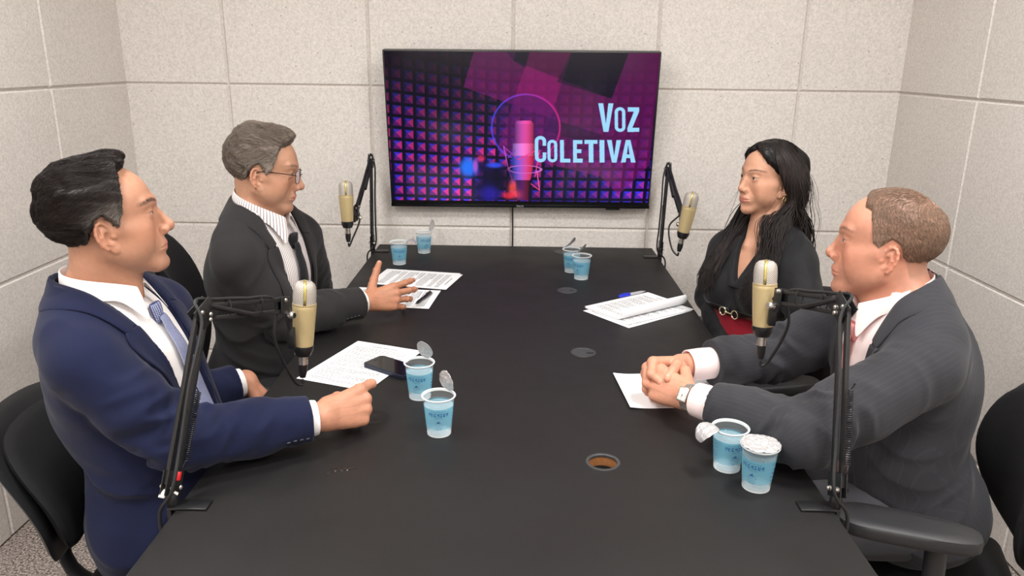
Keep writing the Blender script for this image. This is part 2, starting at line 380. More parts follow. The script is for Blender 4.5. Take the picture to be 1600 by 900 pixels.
# ================================================================ television
def screen_image(W=720, H=405, ss=2):
    w, h = W*ss, H*ss
    X, Y = np.meshgrid((np.arange(w)+.5)/w, (np.arange(h)+.5)/h)          # 0..1 from the top left
    def cr(x, y):                                                            # crop pixel -> screen fraction
        v = (y-65-(x-30)*.009)/765; xl = 26+40*v; xr = 1428-68*v; return (x-xl)/(xr-xl), v
    C = lambda pts: [cr(*p) for p in pts]
    def poly(pts, soft=.0007):
        d = None; P = np.array(pts); n = len(P); ins = np.zeros(X.shape, bool)
        for i in range(n):
            (x1, y1), (x2, y2) = P[i], P[(i+1) % n]
            c = ((y1 > Y) != (y2 > Y)); xx = (x2-x1)*(Y-y1)/((y2-y1) if y2 != y1 else 1e-9)+x1; ins ^= c & (X < xx)
        return ins.astype(float)
    img = np.zeros((h, w, 3)); 
    def over(m, col, a=1.): 
        m = (m*a)[..., None]; img[:] = img*(1-m)+np.array(col)/255*m
    # foam pyramids
    slope = .155*np.clip(1-Y*.85, 0, 1)*np.minimum(X, .42)/.5625*1.0
    cw, ch = .0445, .0795
    gx = (X-.012)/cw+.35*(Y-.5); gy = (Y-slope*1.0-.01)/ch
    ix = np.floor(gx); iy = np.floor(gy); a = (gx-ix)*2-1; b = (gy-iy)*2-1
    q = np.maximum(abs(a), abs(b)); a = np.where(a > -.22, (a+.22)/1.22, (a+.22)/.78); b = np.where(b > -.12, (b+.12)/1.12, (b+.12)/.88); inside = np.clip((.78-q)*8, 0, 1); q = np.maximum(abs(a), abs(b))
    face = np.stack([np.where((a > abs(b))[..., None], np.array([246, 46, 120]), np.where((-a > abs(b))[..., None], np.array([30, 18, 112]), np.where((b < 0)[..., None], np.array([66, 48, 216]), np.array([120, 18, 92]))))], 0)[0]/255.
    tip = np.clip(1-q*2.2, 0, 1)[..., None]; face = face*(1-tip*.4)+np.array([.75, .35, .8])*tip*.4
    env = np.clip(.08+1.25*np.clip(Y*1.2-.06, 0, 1)**1.05, 0, 1)*(1-.25*np.exp(-((X-.62)/.18)**2))
    env = env*(1-.55*np.clip((X-.55)/.1, 0, 1)*np.clip((.9-Y)*3, 0, 1))
    env *= .85+.15*np.sin(X*9+Y*5)
    blue = np.clip((X-.55)*4, 0, 1)*np.clip((Y-.2), 0, 1)
    face = face*(1-blue[..., None]*.5)+np.array([.13, .16, .8])*blue[..., None]*.5
    base = np.array([8, 5, 34])/255
    img[:] = base*(.5+.7*Y[..., None])+face*(inside*env)[..., None]*.95
    # translucent magenta bands
    over(poly(C([(488, 60), (700, 60), (688, 115), (1180, 298), (1275, 60), (1440, 60), (1400, 340), (1370, 640), (1210, 800), (1120, 700), (810, 620), (845, 465), (870, 395), (430, 240)])), (140, 12, 108), .52)
    over(poly(C([(772, 60), (985, 60), (790, 640), (600, 560)])), (165, 10, 110), .42)
    over(poly(C([(985, 60), (1275, 60), (1180, 298), (905, 215)])), (16, 14, 34), .55)
    over(poly(C([(640, 60), (772, 60), (745, 150), (685, 112)])), (16, 10, 40), .5)
    over(poly(C([(870, 395), (1130, 480), (1100, 540), (845, 460)])), (20, 10, 40), .45)
    # reflections of the pale room in the glass are left to the renderer; pop filter
    asp = 16/9
    cx, cy = cr(745, 445); rr = np.hypot((X-cx), (Y-cy)/asp*1.03)
    over((rr < .125)*1., (70, 20, 95), .5)
    ring = np.exp(-((rr-.128)/.0032)**2); t = np.clip((X-cx)/.24+.5, 0, 1)
    m = (ring*.95)[..., None]; img[:] = img*(1-m)+(np.array([70, 70, 235])*(1-t[..., None])+np.array([215, 30, 130])*t[..., None])/255*m
    # studio microphone
    def cyl(pts, cl, cr_, g=1.):
        P = C(pts); mk = poly(P); xs = [p[0] for p in P]; t = np.clip((X-min(xs))/(max(xs)-min(xs)), 0, 1)
        sh = (.45+.75*np.sin(np.clip(t, 0, 1)*PI)**.7)
        col = (np.array(cl)*(1-t[..., None])+np.array(cr_)*t[..., None])/255*sh[..., None]*g
        img[:] = img*(1-mk[..., None])+np.clip(col, 0, 1)*mk[..., None]
    cyl([(690, 425), (698, 408), (772, 408), (786, 425), (786, 525), (684, 525)], (150, 70, 170), (230, 60, 120))
    gr = poly(C([(690, 425), (786, 425), (786, 525), (684, 525)]))*(np.sin(X*1500)*np.sin(Y*900) > 0); img[:] *= 1-.18*gr[..., None]
    cyl([(678, 525), (790, 525), (788, 590), (674, 590)], (160, 120, 220), (240, 80, 130))
    cyl([(674, 590), (788, 590), (772, 700), (765, 720), (676, 720)], (60, 90, 230), (250, 40, 70))
    cyl([(690, 720), (762, 720), (755, 830), (700, 830)], (40, 40, 150), (160, 20, 60), .7)
    def line(p, q_, wd, col, al=1.):
        (x1, y1), (x2, y2) = cr(*p), cr(*q_); dx, dy = x2-x1, (y2-y1)/asp; ll = dx*dx+dy*dy
        tt = np.clip(((X-x1)*dx+(Y-y1)/asp*dy)/ll, 0, 1); dd = np.hypot(X-x1-tt*dx, (Y-y1)/asp-tt*dy)
        over(np.clip((wd-dd)/.0006, 0, 1), col, al)
    for p, q_, c in (((632, 540), (705, 610), (150, 60, 170)), ((705, 610), (800, 560), (230, 60, 130)), ((632, 540), (655, 660), (190, 80, 190)), ((815, 560), (790, 700), (230, 60, 130)),
                     ((655, 660), (690, 770), (120, 80, 220)), ((800, 670), (812, 775), (230, 90, 160)), ((770, 740), (812, 775), (220, 60, 120)), ((655, 600), (690, 560), (120, 60, 190))):
        line(p, q_, .0022, c)
    ex, ey = cr(738, 662); el = np.abs(np.hypot((X-ex)/.063, (Y-ey)/.027)-1); over(np.clip((.11-el)/.04, 0, 1), (210, 110, 200), .9)
    # blurred hand and lights in front
    def blob(x, y, rx, ry, col, al=1., pw=2): 
        bx, by = cr(x, y); over(np.exp(-(np.hypot((X-bx)/(rx/1360), (Y-by)/(ry/765)))**(2*pw)), col, al)
    blob(590, 715, 85, 100, (8, 5, 36), .97); blob(530, 780, 60, 80, (12, 8, 60), .9); blob(560, 795, 55, 45, (40, 30, 170), .7)
    blob(520, 650, 40, 40, (16, 8, 60), .9); blob(452, 652, 50, 54, (24, 110, 240), 1); blob(488, 645, 14, 40, (200, 80, 200), .8)
    blob(585, 640, 45, 16, (50, 80, 240), .9); blob(517, 603, 22, 18, (220, 40, 90), .8); blob(675, 765, 24, 46, (245, 80, 60), .85, 1.2); blob(655, 805, 30, 20, (230, 40, 60), .8); blob(700, 800, 26, 26, (250, 70, 80), .6, 1)
    # lettering
    L_ = (154, 212, 250)
    def glyph(ch, x0, x1, y0, y1, tilt):
        def pt(u, v): x = x0+(x1-x0)*u; return cr(x, y0+(y1-y0)*v+(x-x0)*tilt)
        sw = .34
        P = {'V': [[(0, 0), (.33, 0), (.5, .70), (.67, 0), (1, 0), (.66, 1), (.34, 1)]],
             'Z': [[(.04, 0), (1, 0), (1, .16), (.42, .83), (1, .83), (1, 1), (0, 1), (0, .84), (.56, .17), (.04, .17)]],
             'L': [[(0, 0), (.38, 0), (.38, .83), (1, .83), (1, 1), (0, 1)]],
             'E': [[(0, 0), (1, 0), (1, .17), (.4, .17), (.4, .41), (.88, .41), (.88, .58), (.4, .58), (.4, .83), (1, .83), (1, 1), (0, 1)]],
             'T': [[(0, 0), (1, 0), (1, .17), (.68, .17), (.68, 1), (.32, 1), (.32, .17), (0, .17)]],
             'I': [[(0, 0), (1, 0), (1, 1), (0, 1)]],
             'A': [[(.34, 0), (.66, 0), (1, 1), (.68, 1), (.63, .8), (.37, .8), (.32, 1), (0, 1)], [(.5, .2), (.59, .64), (.41, .64)]]}
        if ch in P:
            m = poly([pt(*q) for q in P[ch][0]])
            for hl in P[ch][1:]: m *= 1-poly([pt(*q) for q in hl])
            over(m, L_); return
        def rr(i0, j0, r): # rounded box outline
            pts = []
            for (cx_, cy_), a0 in (((i0, j0), 180), ((1-i0, j0), 270), ((1-i0, 1-j0), 0), ((i0, 1-j0), 90)):
                for t in range(0, 91, 15):
                    a = math.radians(a0+t); pts.append((cx_+(i0-r)*math.cos(a), cy_+(j0-r*.42)*math.sin(a)))
            return pts
        m = poly([pt(*q) for q in rr(.48, .2, 0)]); m *= 1-poly([pt(*q) for q in rr(.48, .2, .31)])
        if ch == 'C': m *= 1-poly([pt(.6, .37), pt(1.1, .37), pt(1.1, .62), pt(.6, .62)])
        over(m, L_)
    glyph('V', 1113, 1190, 320, 465, .01); glyph('O', 1196, 1250, 340, 465, .005); glyph('Z', 1260, 1320, 341, 465, .0)
    for ch, xa, xb in zip('CO', (790, 854), (848, 904)): glyph(ch, xa, xb, 486 if ch == 'C' else 506, 624, .003)
    for ch, xa, xb in zip('LETIVA', (918, 984, 1042, 1118, 1156, 1226), (970, 1032, 1108, 1143, 1228, 1300)): glyph(ch, xa, xb, 507, 625, .003)
    img = np.clip(img, 0, 1).reshape(H, ss, W, ss, 3).mean((1, 3)); return img
TVW, TVH = 1.112, .650
tvM = frame((.0166, 3.235, 1.2497), x=(1, 0, .004), z=unit(A(0, -1, -.138)))      # x right, y up, z out of the screen
tv = thing('television', 'flat black television on the back wall, tilted down, showing a studio microphone slide', 'television', (.0166, 3.235, 1.2497))
tv.matrix_world = Matrix(tvM.tolist())
M_TVB = plain('tv_black', srgb(16, 16, 17), .3)
def img_mesh(name, img, w, h, m, parent, z=0, M=None):
    H, W_ = img.shape[:2]
    x = np.linspace(-w/2, w/2, W_); y = np.linspace(h/2, -h/2, H); gx, gy = np.meshgrid(x, y)
    V = np.stack([gx, gy, np.full_like(gx, z)], -1).reshape(-1, 3); i = np.arange(H*W_).reshape(H, W_)
    Q = np.stack([i[1:, :-1], i[1:, 1:], i[:-1, 1:], i[:-1, :-1]], -1).reshape(-1, 4)
    c = img.reshape(-1, 3); lin = np.where(c <= .04045, c/12.92, ((c+.055)/1.055)**2.4)
    return quad_mesh(name, V, Q, m, parent, smooth=False, colors=lin)
MB().box((0, 0, -.022), (TVW/2, TVH/2, .021), .004).build('tv_housing', M_TVB, tv)
MB().box((0, .02, -.058), (TVW*.36, TVH*.3, .018), .01).build('rear_cover', M_TVB, tv)
MB().box((0, -.02, -.085), (.2, .12, .012), .004).build('wall_bracket', M_TVB, tv)
M_SCR, N, L, b = mat('lit_screen'); at = N.new('ShaderNodeAttribute'); at.attribute_name = 'Col'
setp(b, Base_Color=(.004, .004, .004), Roughness=.16, Emission_Strength=1.0); L.new(at.outputs['Color'], b.inputs['Emission Color'])
img_mesh('screen', screen_image(), TVW-.014, TVH-.032, M_SCR, tv, z=.0004).location = (0, .011, 0)
MB().box((0, -TVH/2+.0055, .001), (TVW/2, .0065, .0025), .001).build('lower_bezel', plain('bezel_black', srgb(12, 12, 13), .25), tv)
MB().box((.40, -TVH/2-.004, -.008), (.03, .005, .01), .002).build('sensor_bar', M_TVB, tv)
fc = bpy.data.curves.new('logo', 'FONT'); fc.body = 'PHILIPS'; fc.size = .0095; fc.align_x = 'CENTER'; fc.extrude = .0003; M_LOGO = plain('logo_silver', srgb(185, 188, 192), .3)
lg0 = bpy.data.objects.new('tmp', fc); COL.objects.link(lg0); lgm = bpy.data.meshes.new_from_object(lg0.evaluated_get(bpy.context.evaluated_depsgraph_get())); bpy.data.objects.remove(lg0); lgm.materials.clear(); lgm.materials.append(M_LOGO)
lg = bpy.data.objects.new('logo_lettering', lgm); COL.objects.link(lg); lg.parent = tv; lg.location = (.0, -TVH/2+.002, .004)
c_ = MB().tube(catmull([(-.012, 3.285, .94), (-.014, 3.322, .90), (-.013, 3.327, .80), (-.013, 3.327, .60)], 16), .003, 8).build('power_cord', M_TVB); tag(c_, 'black power cord hanging down the wall below the television', 'cord')
# ================================================================ microphones and arms
M_BLK = plain('arm_black', srgb(24, 24, 25), .38); M_RUB = plain('cable_rubber', srgb(27, 27, 28), .55)
M_CHR = plain('screw_steel', srgb(200, 196, 188), .25, metal=.9)
M_GOLD = plain('champagne_enamel', srgb(190, 170, 126), .36, metal=.25, bump=(500, .05))
M_BAND = plain('polished_brass', srgb(214, 196, 120), .25, metal=.7)
M_SPR = plain('spring_steel', srgb(52, 52, 54), .35, metal=.6)
def grille_mat():
    m, N, L, b = mat('wire_mesh'); uv = N.new('ShaderNodeUVMap'); outs = []
    for rot in (.785, -.785):
        mp = N.new('ShaderNodeMapping'); mp.inputs['Rotation'].default_value = (0, 0, rot); L.new(uv.outputs['UV'], mp.inputs['Vector'])
        w = N.new('ShaderNodeTexWave'); w.inputs['Scale'].default_value = .75; L.new(mp.outputs[0], w.inputs['Vector']); outs.append(w.outputs['Fac'])
    mx = N.new('ShaderNodeMath'); mx.operation = 'MAXIMUM'; L.new(outs[0], mx.inputs[0]); L.new(outs[1], mx.inputs[1])
    cr = N.new('ShaderNodeValToRGB'); e = cr.color_ramp.elements; e[0].position = .55; e[0].color = (*srgb(92, 82, 74), 1); e[1].position = .9; e[1].color = (*srgb(225, 218, 208), 1)
    L.new(mx.outputs[0], cr.inputs['Fac']); L.new(cr.outputs[0], b.inputs['Base Color']); setp(b, Roughness=.4, Metallic=.35)
    bp = N.new('ShaderNodeBump'); bp.inputs['Strength'].default_value = .6; bp.inputs['Distance'].default_value = .001; L.new(mx.outputs[0], bp.inputs['Height']); L.new(bp.outputs['Normal'], b.inputs['Normal'])
    return m
M_GRL = grille_mat()
def make_mic(label, M):
    t = thing('condenser_microphone', label, 'microphone', group='champagne condenser microphones'); t.matrix_world = Matrix(M.tolist())
    MB().lathe([(.019, -.001), (.0212, .0), (.0222, .012), (.0245, .05), (.0262, .085), (.0265, .0925), (.0262, .0932), (.0265, .094), (.0265, .098), (.0255, .0985)], 40).build('mic_body', M_GOLD, t)
    prof = [(.0252, .098), (.0256, .112), (.0252, .126), (.024, .135), (.0212, .142), (.016, .1465), (.009, .1485), (.0004, .149)]
    g = MB().lathe(prof, 40); uv = []
    for r, z in prof: uv += [(j/40*22, z*130) for j in range(40)]
    g.build('mic_grille', M_GRL, t, uv=uv)
    side = [(r+.0007, z) for r, z in prof]
    for s in (-1, 1):
        V = []; 
        for r, z in side[:-1]+[(0.0004, .1498)]:
            for w in (-.0032, .0032): V.append((w, s*r, z))
        F = [(2*i, 2*i+1, 2*i+3, 2*i+2) for i in range(len(side)-1)]
        o = link_mesh('grille_band', V, F, M_BAND, t); md = o.modifiers.new('s', 'SOLIDIFY'); md.thickness = .0012; md.offset = 0
    MB().lathe([(.010, -.024), (.0165, -.0235), (.0185, -.018), (.0215, -.012), (.0225, -.002), (.0222, .0005)], 40, cap=True).build('base_ring', M_BLK, t)
    MB().lathe([(.0095, -.045), (.0105, -.0445), (.0105, -.034), (.0098, -.0335), (.0098, -.031), (.0105, -.0305), (.0105, -.0235)], 24, cap=True).build('xlr_connector', M_CHR, t)
    MB().lathe([(.004, -.077), (.0065, -.076), (.0098, -.062), (.0105, -.0455), (.008, -.045)], 24, cap=True).build('cable_plug', M_BLK, t)
    return t
def bars(mb, a, b, off, n, r=.0042):
    for s in (-1, 1):
        d = unit(b-a); z = unit(np.cross(n, d)); M = frame((a+b)/2+s*off*z, x=d, y=n)
        mb.box((0, 0, 0), (np.linalg.norm(b-a)/2, r*1.15, r), .0012, M=M)
    return mb
def make_arm(label, base, inward, elbow, hold, mic_pt, plug, loop, extra=0):
    """base: on the table edge; elbow and hold: ends of the two parallelogram arms; mic_pt: a point on the microphone's side"""
    base, elbow, hold, mic_pt, plug = [np.array(q, float) for q in (base, elbow, hold, mic_pt, plug)]
    t = thing('microphone_boom_arm', label, 'microphone arm', tuple(base), group='black spring boom arms')
    inv = Matrix.Translation(-Vector(base)); pc = lambda o: (setattr(o, 'location', tuple(-base)), o)[1]
    ix = A(inward, 0, 0)
    c = MB(); c.box(base+ix*.028+A(0, 0, .0026), (.036, .016, .0022), .0015); c.box(base-ix*.006+A(0, 0, -.028), (.004, .014, .032), .001)
    c.box(base+ix*.012+A(0, 0, -.058), (.022, .012, .003), .001)
    c.tube([base+ix*.014+A(0, 0, -.029), base+ix*.014+A(0, 0, -.10)], .004, 10); c.lathe([(.001, -.008), (.016, -.008), (.018, 0), (.016, .008), (.001, .008)], 16, M=frame(base+ix*.014+A(0, 0, -.1), x=(1, 0, 0), y=(0, 1, 0)))
    pc(c.build('table_clamp', M_BLK, t))
    foot = base-ix*.004+A(0, 0, .035)
    pc(MB().lathe([(.009, -.034), (.011, -.03), (.011, -.012), (.008, -.008), (.008, .0)], 20, M=frame(foot, x=(1, 0, 0), y=(0, 1, 0)), cap=True).build('pivot_post', M_BLK, t))
    n1 = unit(np.cross(unit(elbow-foot), A(hold-elbow))); d1 = unit(elbow-foot); z1 = unit(np.cross(n1, d1))
    def plate(mb, p, d, hw, hl, th=.012):
        for s in (-1, 1): mb.box((0, 0, 0), (hl, hw, .0013), .0008, M=frame(p+n1*s*th/2, x=d, z=n1))
    m = MB(); plate(m, foot+d1*.012, d1, .018, .022); pc(m.build('lower_bracket', M_BLK, t))
    pc(bars(MB(), foot+d1*.008, elbow-d1*.0, .0105, n1).build('lower_arm', M_BLK, t))
    d2 = unit(hold-elbow); eM = elbow+d2*.01
    m = MB(); plate(m, elbow+.004*d2, unit(d1*.5+d2*.5), .021, .024, .016); pc(m.build('elbow_bracket', M_BLK, t))
    pc(bars(MB(), eM, hold, .0125, n1).build('upper_arm', M_BLK, t))
    m = MB(); plate(m, hold+d2*.006, d2, .019, .013, .012); pc(m.build('end_bracket', M_BLK, t))
    def screw(p):
        o = MB().lathe([(.0001, .0045), (.003, .0042), (.0042, .003), (.0042, -.001), (.0055, -.0015), (.0055, -.003)], 14, M=frame(p, x=d1, z=n1), cap=False)
        o.lathe([(.0001, -.0045), (.003, -.0042), (.0042, -.003)], 14, M=frame(p-n1*.02, x=d1, z=n1)); return pc(o.build('joint_screw', M_CHR, t))
    sg = 1 if n1@(CAM-elbow) > 0 else -1; so = n1*.0105*sg
    for p in (foot+d1*.004+z1*.0105, foot+d1*.004-z1*.0105, elbow+z1*.0105, elbow-z1*.0105, eM+unit(np.cross(n1, d2))*.0125, hold-unit(np.cross(n1, d2))*.0125): screw(p+n1*.0105 if sg > 0 else p+n1*.0095)
    # springs: one beside the lower arm, one covered rod between elbow and the upper arm
    Ls = np.linalg.norm(elbow-foot); z1s = z1 if z1@A(0, 1, 0) > 0 else -z1
    a, b = foot+d1*.03+z1s*.019, foot+d1*(Ls*.46)+z1s*.021
    if extra: a, b = foot+d1*.05+z1s*.024*extra, foot+d1*(Ls*.55)+z1s*.026*extra
    k = np.linspace(0, 1, 420); ang = k*2*PI*34; dd = unit(b-a); e1 = unit(np.cross(dd, n1)); e2 = np.cross(dd, e1)
    hel = a+(b-a)*k[:, None]+.0048*(np.cos(ang)[:, None]*e1+np.sin(ang)[:, None]*e2)
    m = MB().tube(hel, .0011, 5); m.tube([foot+d1*.0, a], .0012, 6); m.tube([b, b+d1*.012-z1s*.012], .0012, 6); pc(m.build('tension_spring', M_SPR, t))
    z2 = unit(np.cross(n1, d2)); z2 = z2 if z2[2] > 0 else -z2; L2 = np.linalg.norm(hold-elbow)
    pc(MB().tube([elbow+d2*.012+z2*.013+so*.7, elbow+d2*L2*.56-z2*.011+so*.7], .0055, 10).build('spring_cover', M_BLK, t))
    # holder: thumb screw, swivel and the clip behind the microphone
    m = MB(); h2 = hold+d2*.016; m.tube([h2, h2*.4+mic_pt*.6+A(0, 0, .004)], .0062, 10); m.tube([h2+A(0, 0, .008), h2-A(0, 0, .034)], .0055, 10)
    m.box((h2*.35+mic_pt*.65)-A(0, 0, .03), (.008, .008, .024), .003); m.tube([h2-A(0, 0, .022), mic_pt-A(0, 0, .03)], .0055, 8); pc(m.build('mic_holder', M_BLK, t))
    pc(MB().lathe([(.0001, .008), (.006, .008), (.0085, .005), (.0085, -.005), (.006, -.008)], 12, M=frame(h2-A(0, 0, .022)+so*1.2, x=d2, z=n1)).build('thumb_screw', M_CHR, t))
    pts = [plug, plug-A(0, 0, .012)+loop*.12, plug+loop*.7+A(0, 0, .01), hold*.6+plug*.4+loop*1.05, hold+z2*.012+d2*-.02, hold*.5+elbow*.5+z2*.0215, elbow+z2*.024+d2*.03, elbow+z2*.022-d2*.012+z1s*-.004, elbow*.93+foot*.07+so*1.7-z1s*.012, elbow*.6+foot*.4+so*1.6-z1s*.016, elbow*.25+foot*.75+so*1.6-z1s*.012, foot+so*1.5-z1s*.012, base-ix*.024+A(0, -.012, -.01), base-ix*.024+A(0, -.008, -.10), base-ix*.026+A(0, .02, -.35)]
    pc(MB().tube(catmull(pts, 110), .0034, 8).build('cable', M_RUB, t))
    for q in (.3, .7):
        p = elbow*(1-q)+hold*q; pc(MB().lathe([(.0185, -.002), (.0185, .002)], 14, M=frame(p+z2*.0045, x=n1, z=d2)@np.diag([.5, 1, 1, 1])).build('cable_tie', M_BLK, t))
    return t, pc
def mic_at(px_top, px_bot): # axis from the foot of the body to the top of the grille
    top, bot = A(*px_top), A(*px_bot); return frame(bot, z=top-bot, y=A(CAM[0], CAM[1], 0)-A(bot[0], bot[1], 0))
MICS = [
 ('champagne microphone in front of the man in the navy suit', (-.457, 1.628, 1.063), (-.467, 1.617, .916)),
 ('champagne microphone in front of the man in the grey suit and pink tie', (.563, 1.652, 1.119), (.565, 1.636, .972)),
 ('champagne microphone beside the man with eyeglasses, left of the television', (-.620, 2.785, 1.106), (-.617, 2.772, .960)),
 ('champagne microphone beside the woman, right of the television', (.634, 2.735, 1.090), (.614, 2.745, .945))]
mics = []
for lab, tp, bt in MICS: mics.append((make_mic(lab, mic_at(tp, bt)), mic_at(tp, bt)))
def plug_of(i): return (mics[i][1]@A(0, 0, -.081, 1))[:3]
def side_of(i, hz, towards):
    M = mics[i][1]; c = (M@A(0, 0, hz, 1))[:3]; d = A(*towards)-c; d -= M[:3, 2]*(d@M[:3, 2]); return c+unit(d)*.0335
arm1, pc = make_arm('black boom arm clamped to the table beside the man in the navy suit', (-.610, 1.232, ZT), 1, (-.580, 1.365, 1.075), (-.492, 1.560, 1.028), side_of(0, .03, (-.53, 1.5, .95)), plug_of(0), A(-.022, -.03, .0), extra=1)
pc(MB().lathe([(.0052, -.008), (.0058, -.007), (.0058, .007), (.0052, .008)], 12, M=frame((-.604, 1.2445, .80), x=(1, 0, 0), z=unit(A(.03, .13, .3)))).build('red_tape', plain('red_tape', srgb(205, 32, 38), .4), arm1))
pc(MB().tube(catmull([(-.625, 1.215, .772), (-.622, 1.224, .780), (-.612, 1.232, .776), (-.606, 1.236, .768)], 10), .0065, 8, flat=.6).build('white_tape', plain('white_tape', srgb(226, 220, 208), .6), arm1))
make_arm('black boom arm clamped to the table beside the man in the grey suit', (.607, 1.262, ZT), -1, (.635, 1.395, 1.095), (.582, 1.585, 1.055), side_of(1, .055, (.585, 1.55, 1.0)), plug_of(1), A(.028, -.012, .0), extra=-1)
make_arm('black boom arm clamped at the far left corner of the table', (-.605, 3.185, ZT), 1, (-.597, 3.165, 1.135), (-.598, 2.855, .990), side_of(2, .055, (-.585, 2.86, 1.0)), plug_of(2), A(.012, .05, .0), extra=-1)
make_arm('black boom arm clamped at the far right corner of the table', (.607, 3.150, ZT), -1, (.622, 3.165, 1.115), (.622, 2.83, .985), side_of(3, .045, (.60, 2.83, 1.0)), plug_of(3), A(-.035, .03, .01), extra=1)

# ================================================================ water cups
CUP_H = .092
def cup_image(n=200, m=110):
    u = np.arange(n)/n; v = np.arange(m)/(m-1); U, Vv = np.meshgrid(u, v)
    img = np.ones((m, n, 4)); img[..., :3] = srgb(236, 242, 244); img[..., 3] = .17
    lab = np.clip((Vv-.17)*30, 0, 1)*np.clip((.80-Vv)*30, 0, 1)
    cy = np.array(srgb(132, 208, 234)); dk = np.array(srgb(34, 86, 150))
    img[..., :3] = img[..., :3]*(1-lab[..., None])+cy*lab[..., None]; img[..., 3] = img[..., 3]*(1-lab)+.55*lab
    fr = np.clip((.15-Vv)*20, 0, 1); img[..., 3] = np.maximum(img[..., 3], fr*.34)
    def put(mk, a=.92): 
        mk = mk*a; img[..., :3] = img[..., :3]*(1-mk[..., None])+dk*mk[..., None]; img[..., 3] = np.maximum(img[..., 3], mk*.95)
    font = {'P': '111101111100100', 'R': '110101110101101', 'E': '111100110100111', 'M': '101111111101101', 'I': '111010010010111', 'U': '101101101101111', 'N': '110101101101101'}
    def word(w, uc, vc, cw, chh):
        for i, ch in enumerate(w):
            for r in range(5):
                for c in range(3):
                    if font[ch][r*3+c] == '1':
                        x = uc+((i-len(w)/2)*4+c+.25)*cw; y = vc+(2.5-r-1)*chh
                        put(((U >= x) & (U < x+cw*1.02) & (Vv >= y) & (Vv < y+chh*1.02)).astype(float))
    for uc in (.25, .75):
        word('PREMIUM', uc, .615, .0083, .0185)
        for vv, w in ((.70, .085), (.53, .045), (.335, .055), (.29, .04), (.25, .05), (.21, .035)):
            put(((abs(U-uc) < w) & (abs(Vv-vv) < .011) & (np.sin(U*900+vv*70) > -.45)).astype(float), .75)
        mt = (abs(U-uc) < .026) & (Vv > .39) & (Vv < .39+.09*(1-abs(U-uc)/.026)*(.75+.25*np.sin(U*300))); put(mt.astype(float))
        put(((abs(U-uc) < .04) & (abs(Vv-.385) < .006)).astype(float))
    for uc in (.5, .0, 1.0):
        for k in range(11):
            w = .05*(1 if k % 4 else .7); put(((abs(U-uc) < w) & (abs(Vv-(.26+k*.045)) < .010) & (np.sin(U*1300+k*9) > -.3)).astype(float), .6)
    br = (abs(U-.62) < .03) & (Vv > .22) & (Vv < .42) & (np.sin(U*1400) > 0); put(br.astype(float), .8)
    return img
def cup_mat():
    m, N, L, b = mat('printed_cup'); at = N.new('ShaderNodeAttribute'); at.attribute_name = 'Col'; L.new(at.outputs['Color'], b.inputs['Base Color']); setp(b, Roughness=.22)
    tr = N.new('ShaderNodeBsdfTranslucent'); L.new(at.outputs['Color'], tr.inputs['Color']); m1 = N.new('ShaderNodeMixShader'); m1.inputs[0].default_value = .45
    L.new(b.outputs[0], m1.inputs[1]); L.new(tr.outputs[0], m1.inputs[2])
    tp = N.new('ShaderNodeBsdfTransparent'); m2 = N.new('ShaderNodeMixShader'); L.new(at.outputs['Alpha'], m2.inputs[0]); L.new(tp.outputs[0], m2.inputs[1]); L.new(m1.outputs[0], m2.inputs[2])
    L.new(m2.outputs[0], N['Material Output'].inputs['Surface']); return m
def clear_mat(name, col, a, rough=.08):
    m, N, L, b = mat(name); setp(b, Base_Color=col, Roughness=rough)
    tp = N.new('ShaderNodeBsdfTransparent'); fr = N.new('ShaderNodeLayerWeight'); fr.inputs['Blend'].default_value = .35; ad = N.new('ShaderNodeMath'); ad.operation = 'MULTIPLY_ADD'
    ad.inputs[1].default_value = .6; ad.inputs[2].default_value = a; L.new(fr.outputs['Facing'], ad.inputs[0]); mx = N.new('ShaderNodeMixShader')
    L.new(ad.outputs[0], mx.inputs[0]); L.new(tp.outputs[0], mx.inputs[1]); L.new(b.outputs[0], mx.inputs[2]); L.new(mx.outputs[0], N['Material Output'].inputs['Surface']); return m
M_CUP = cup_mat(); M_RIMC = clear_mat('clear_plastic', srgb(236, 240, 240), .55); M_WAT = clear_mat('drinking_water', srgb(190, 222, 232), .10, .02); M_BASE = clear_mat('frosted_plastic', srgb(226, 232, 234), .5, .3)
M_FOIL = plain('foil_lid', srgb(205, 203, 204), .32, metal=.45, bump=(220, .9), var=.10)
def cup_r(z): return .0262+.0085*(z/CUP_H)
CUPIMG = cup_image()
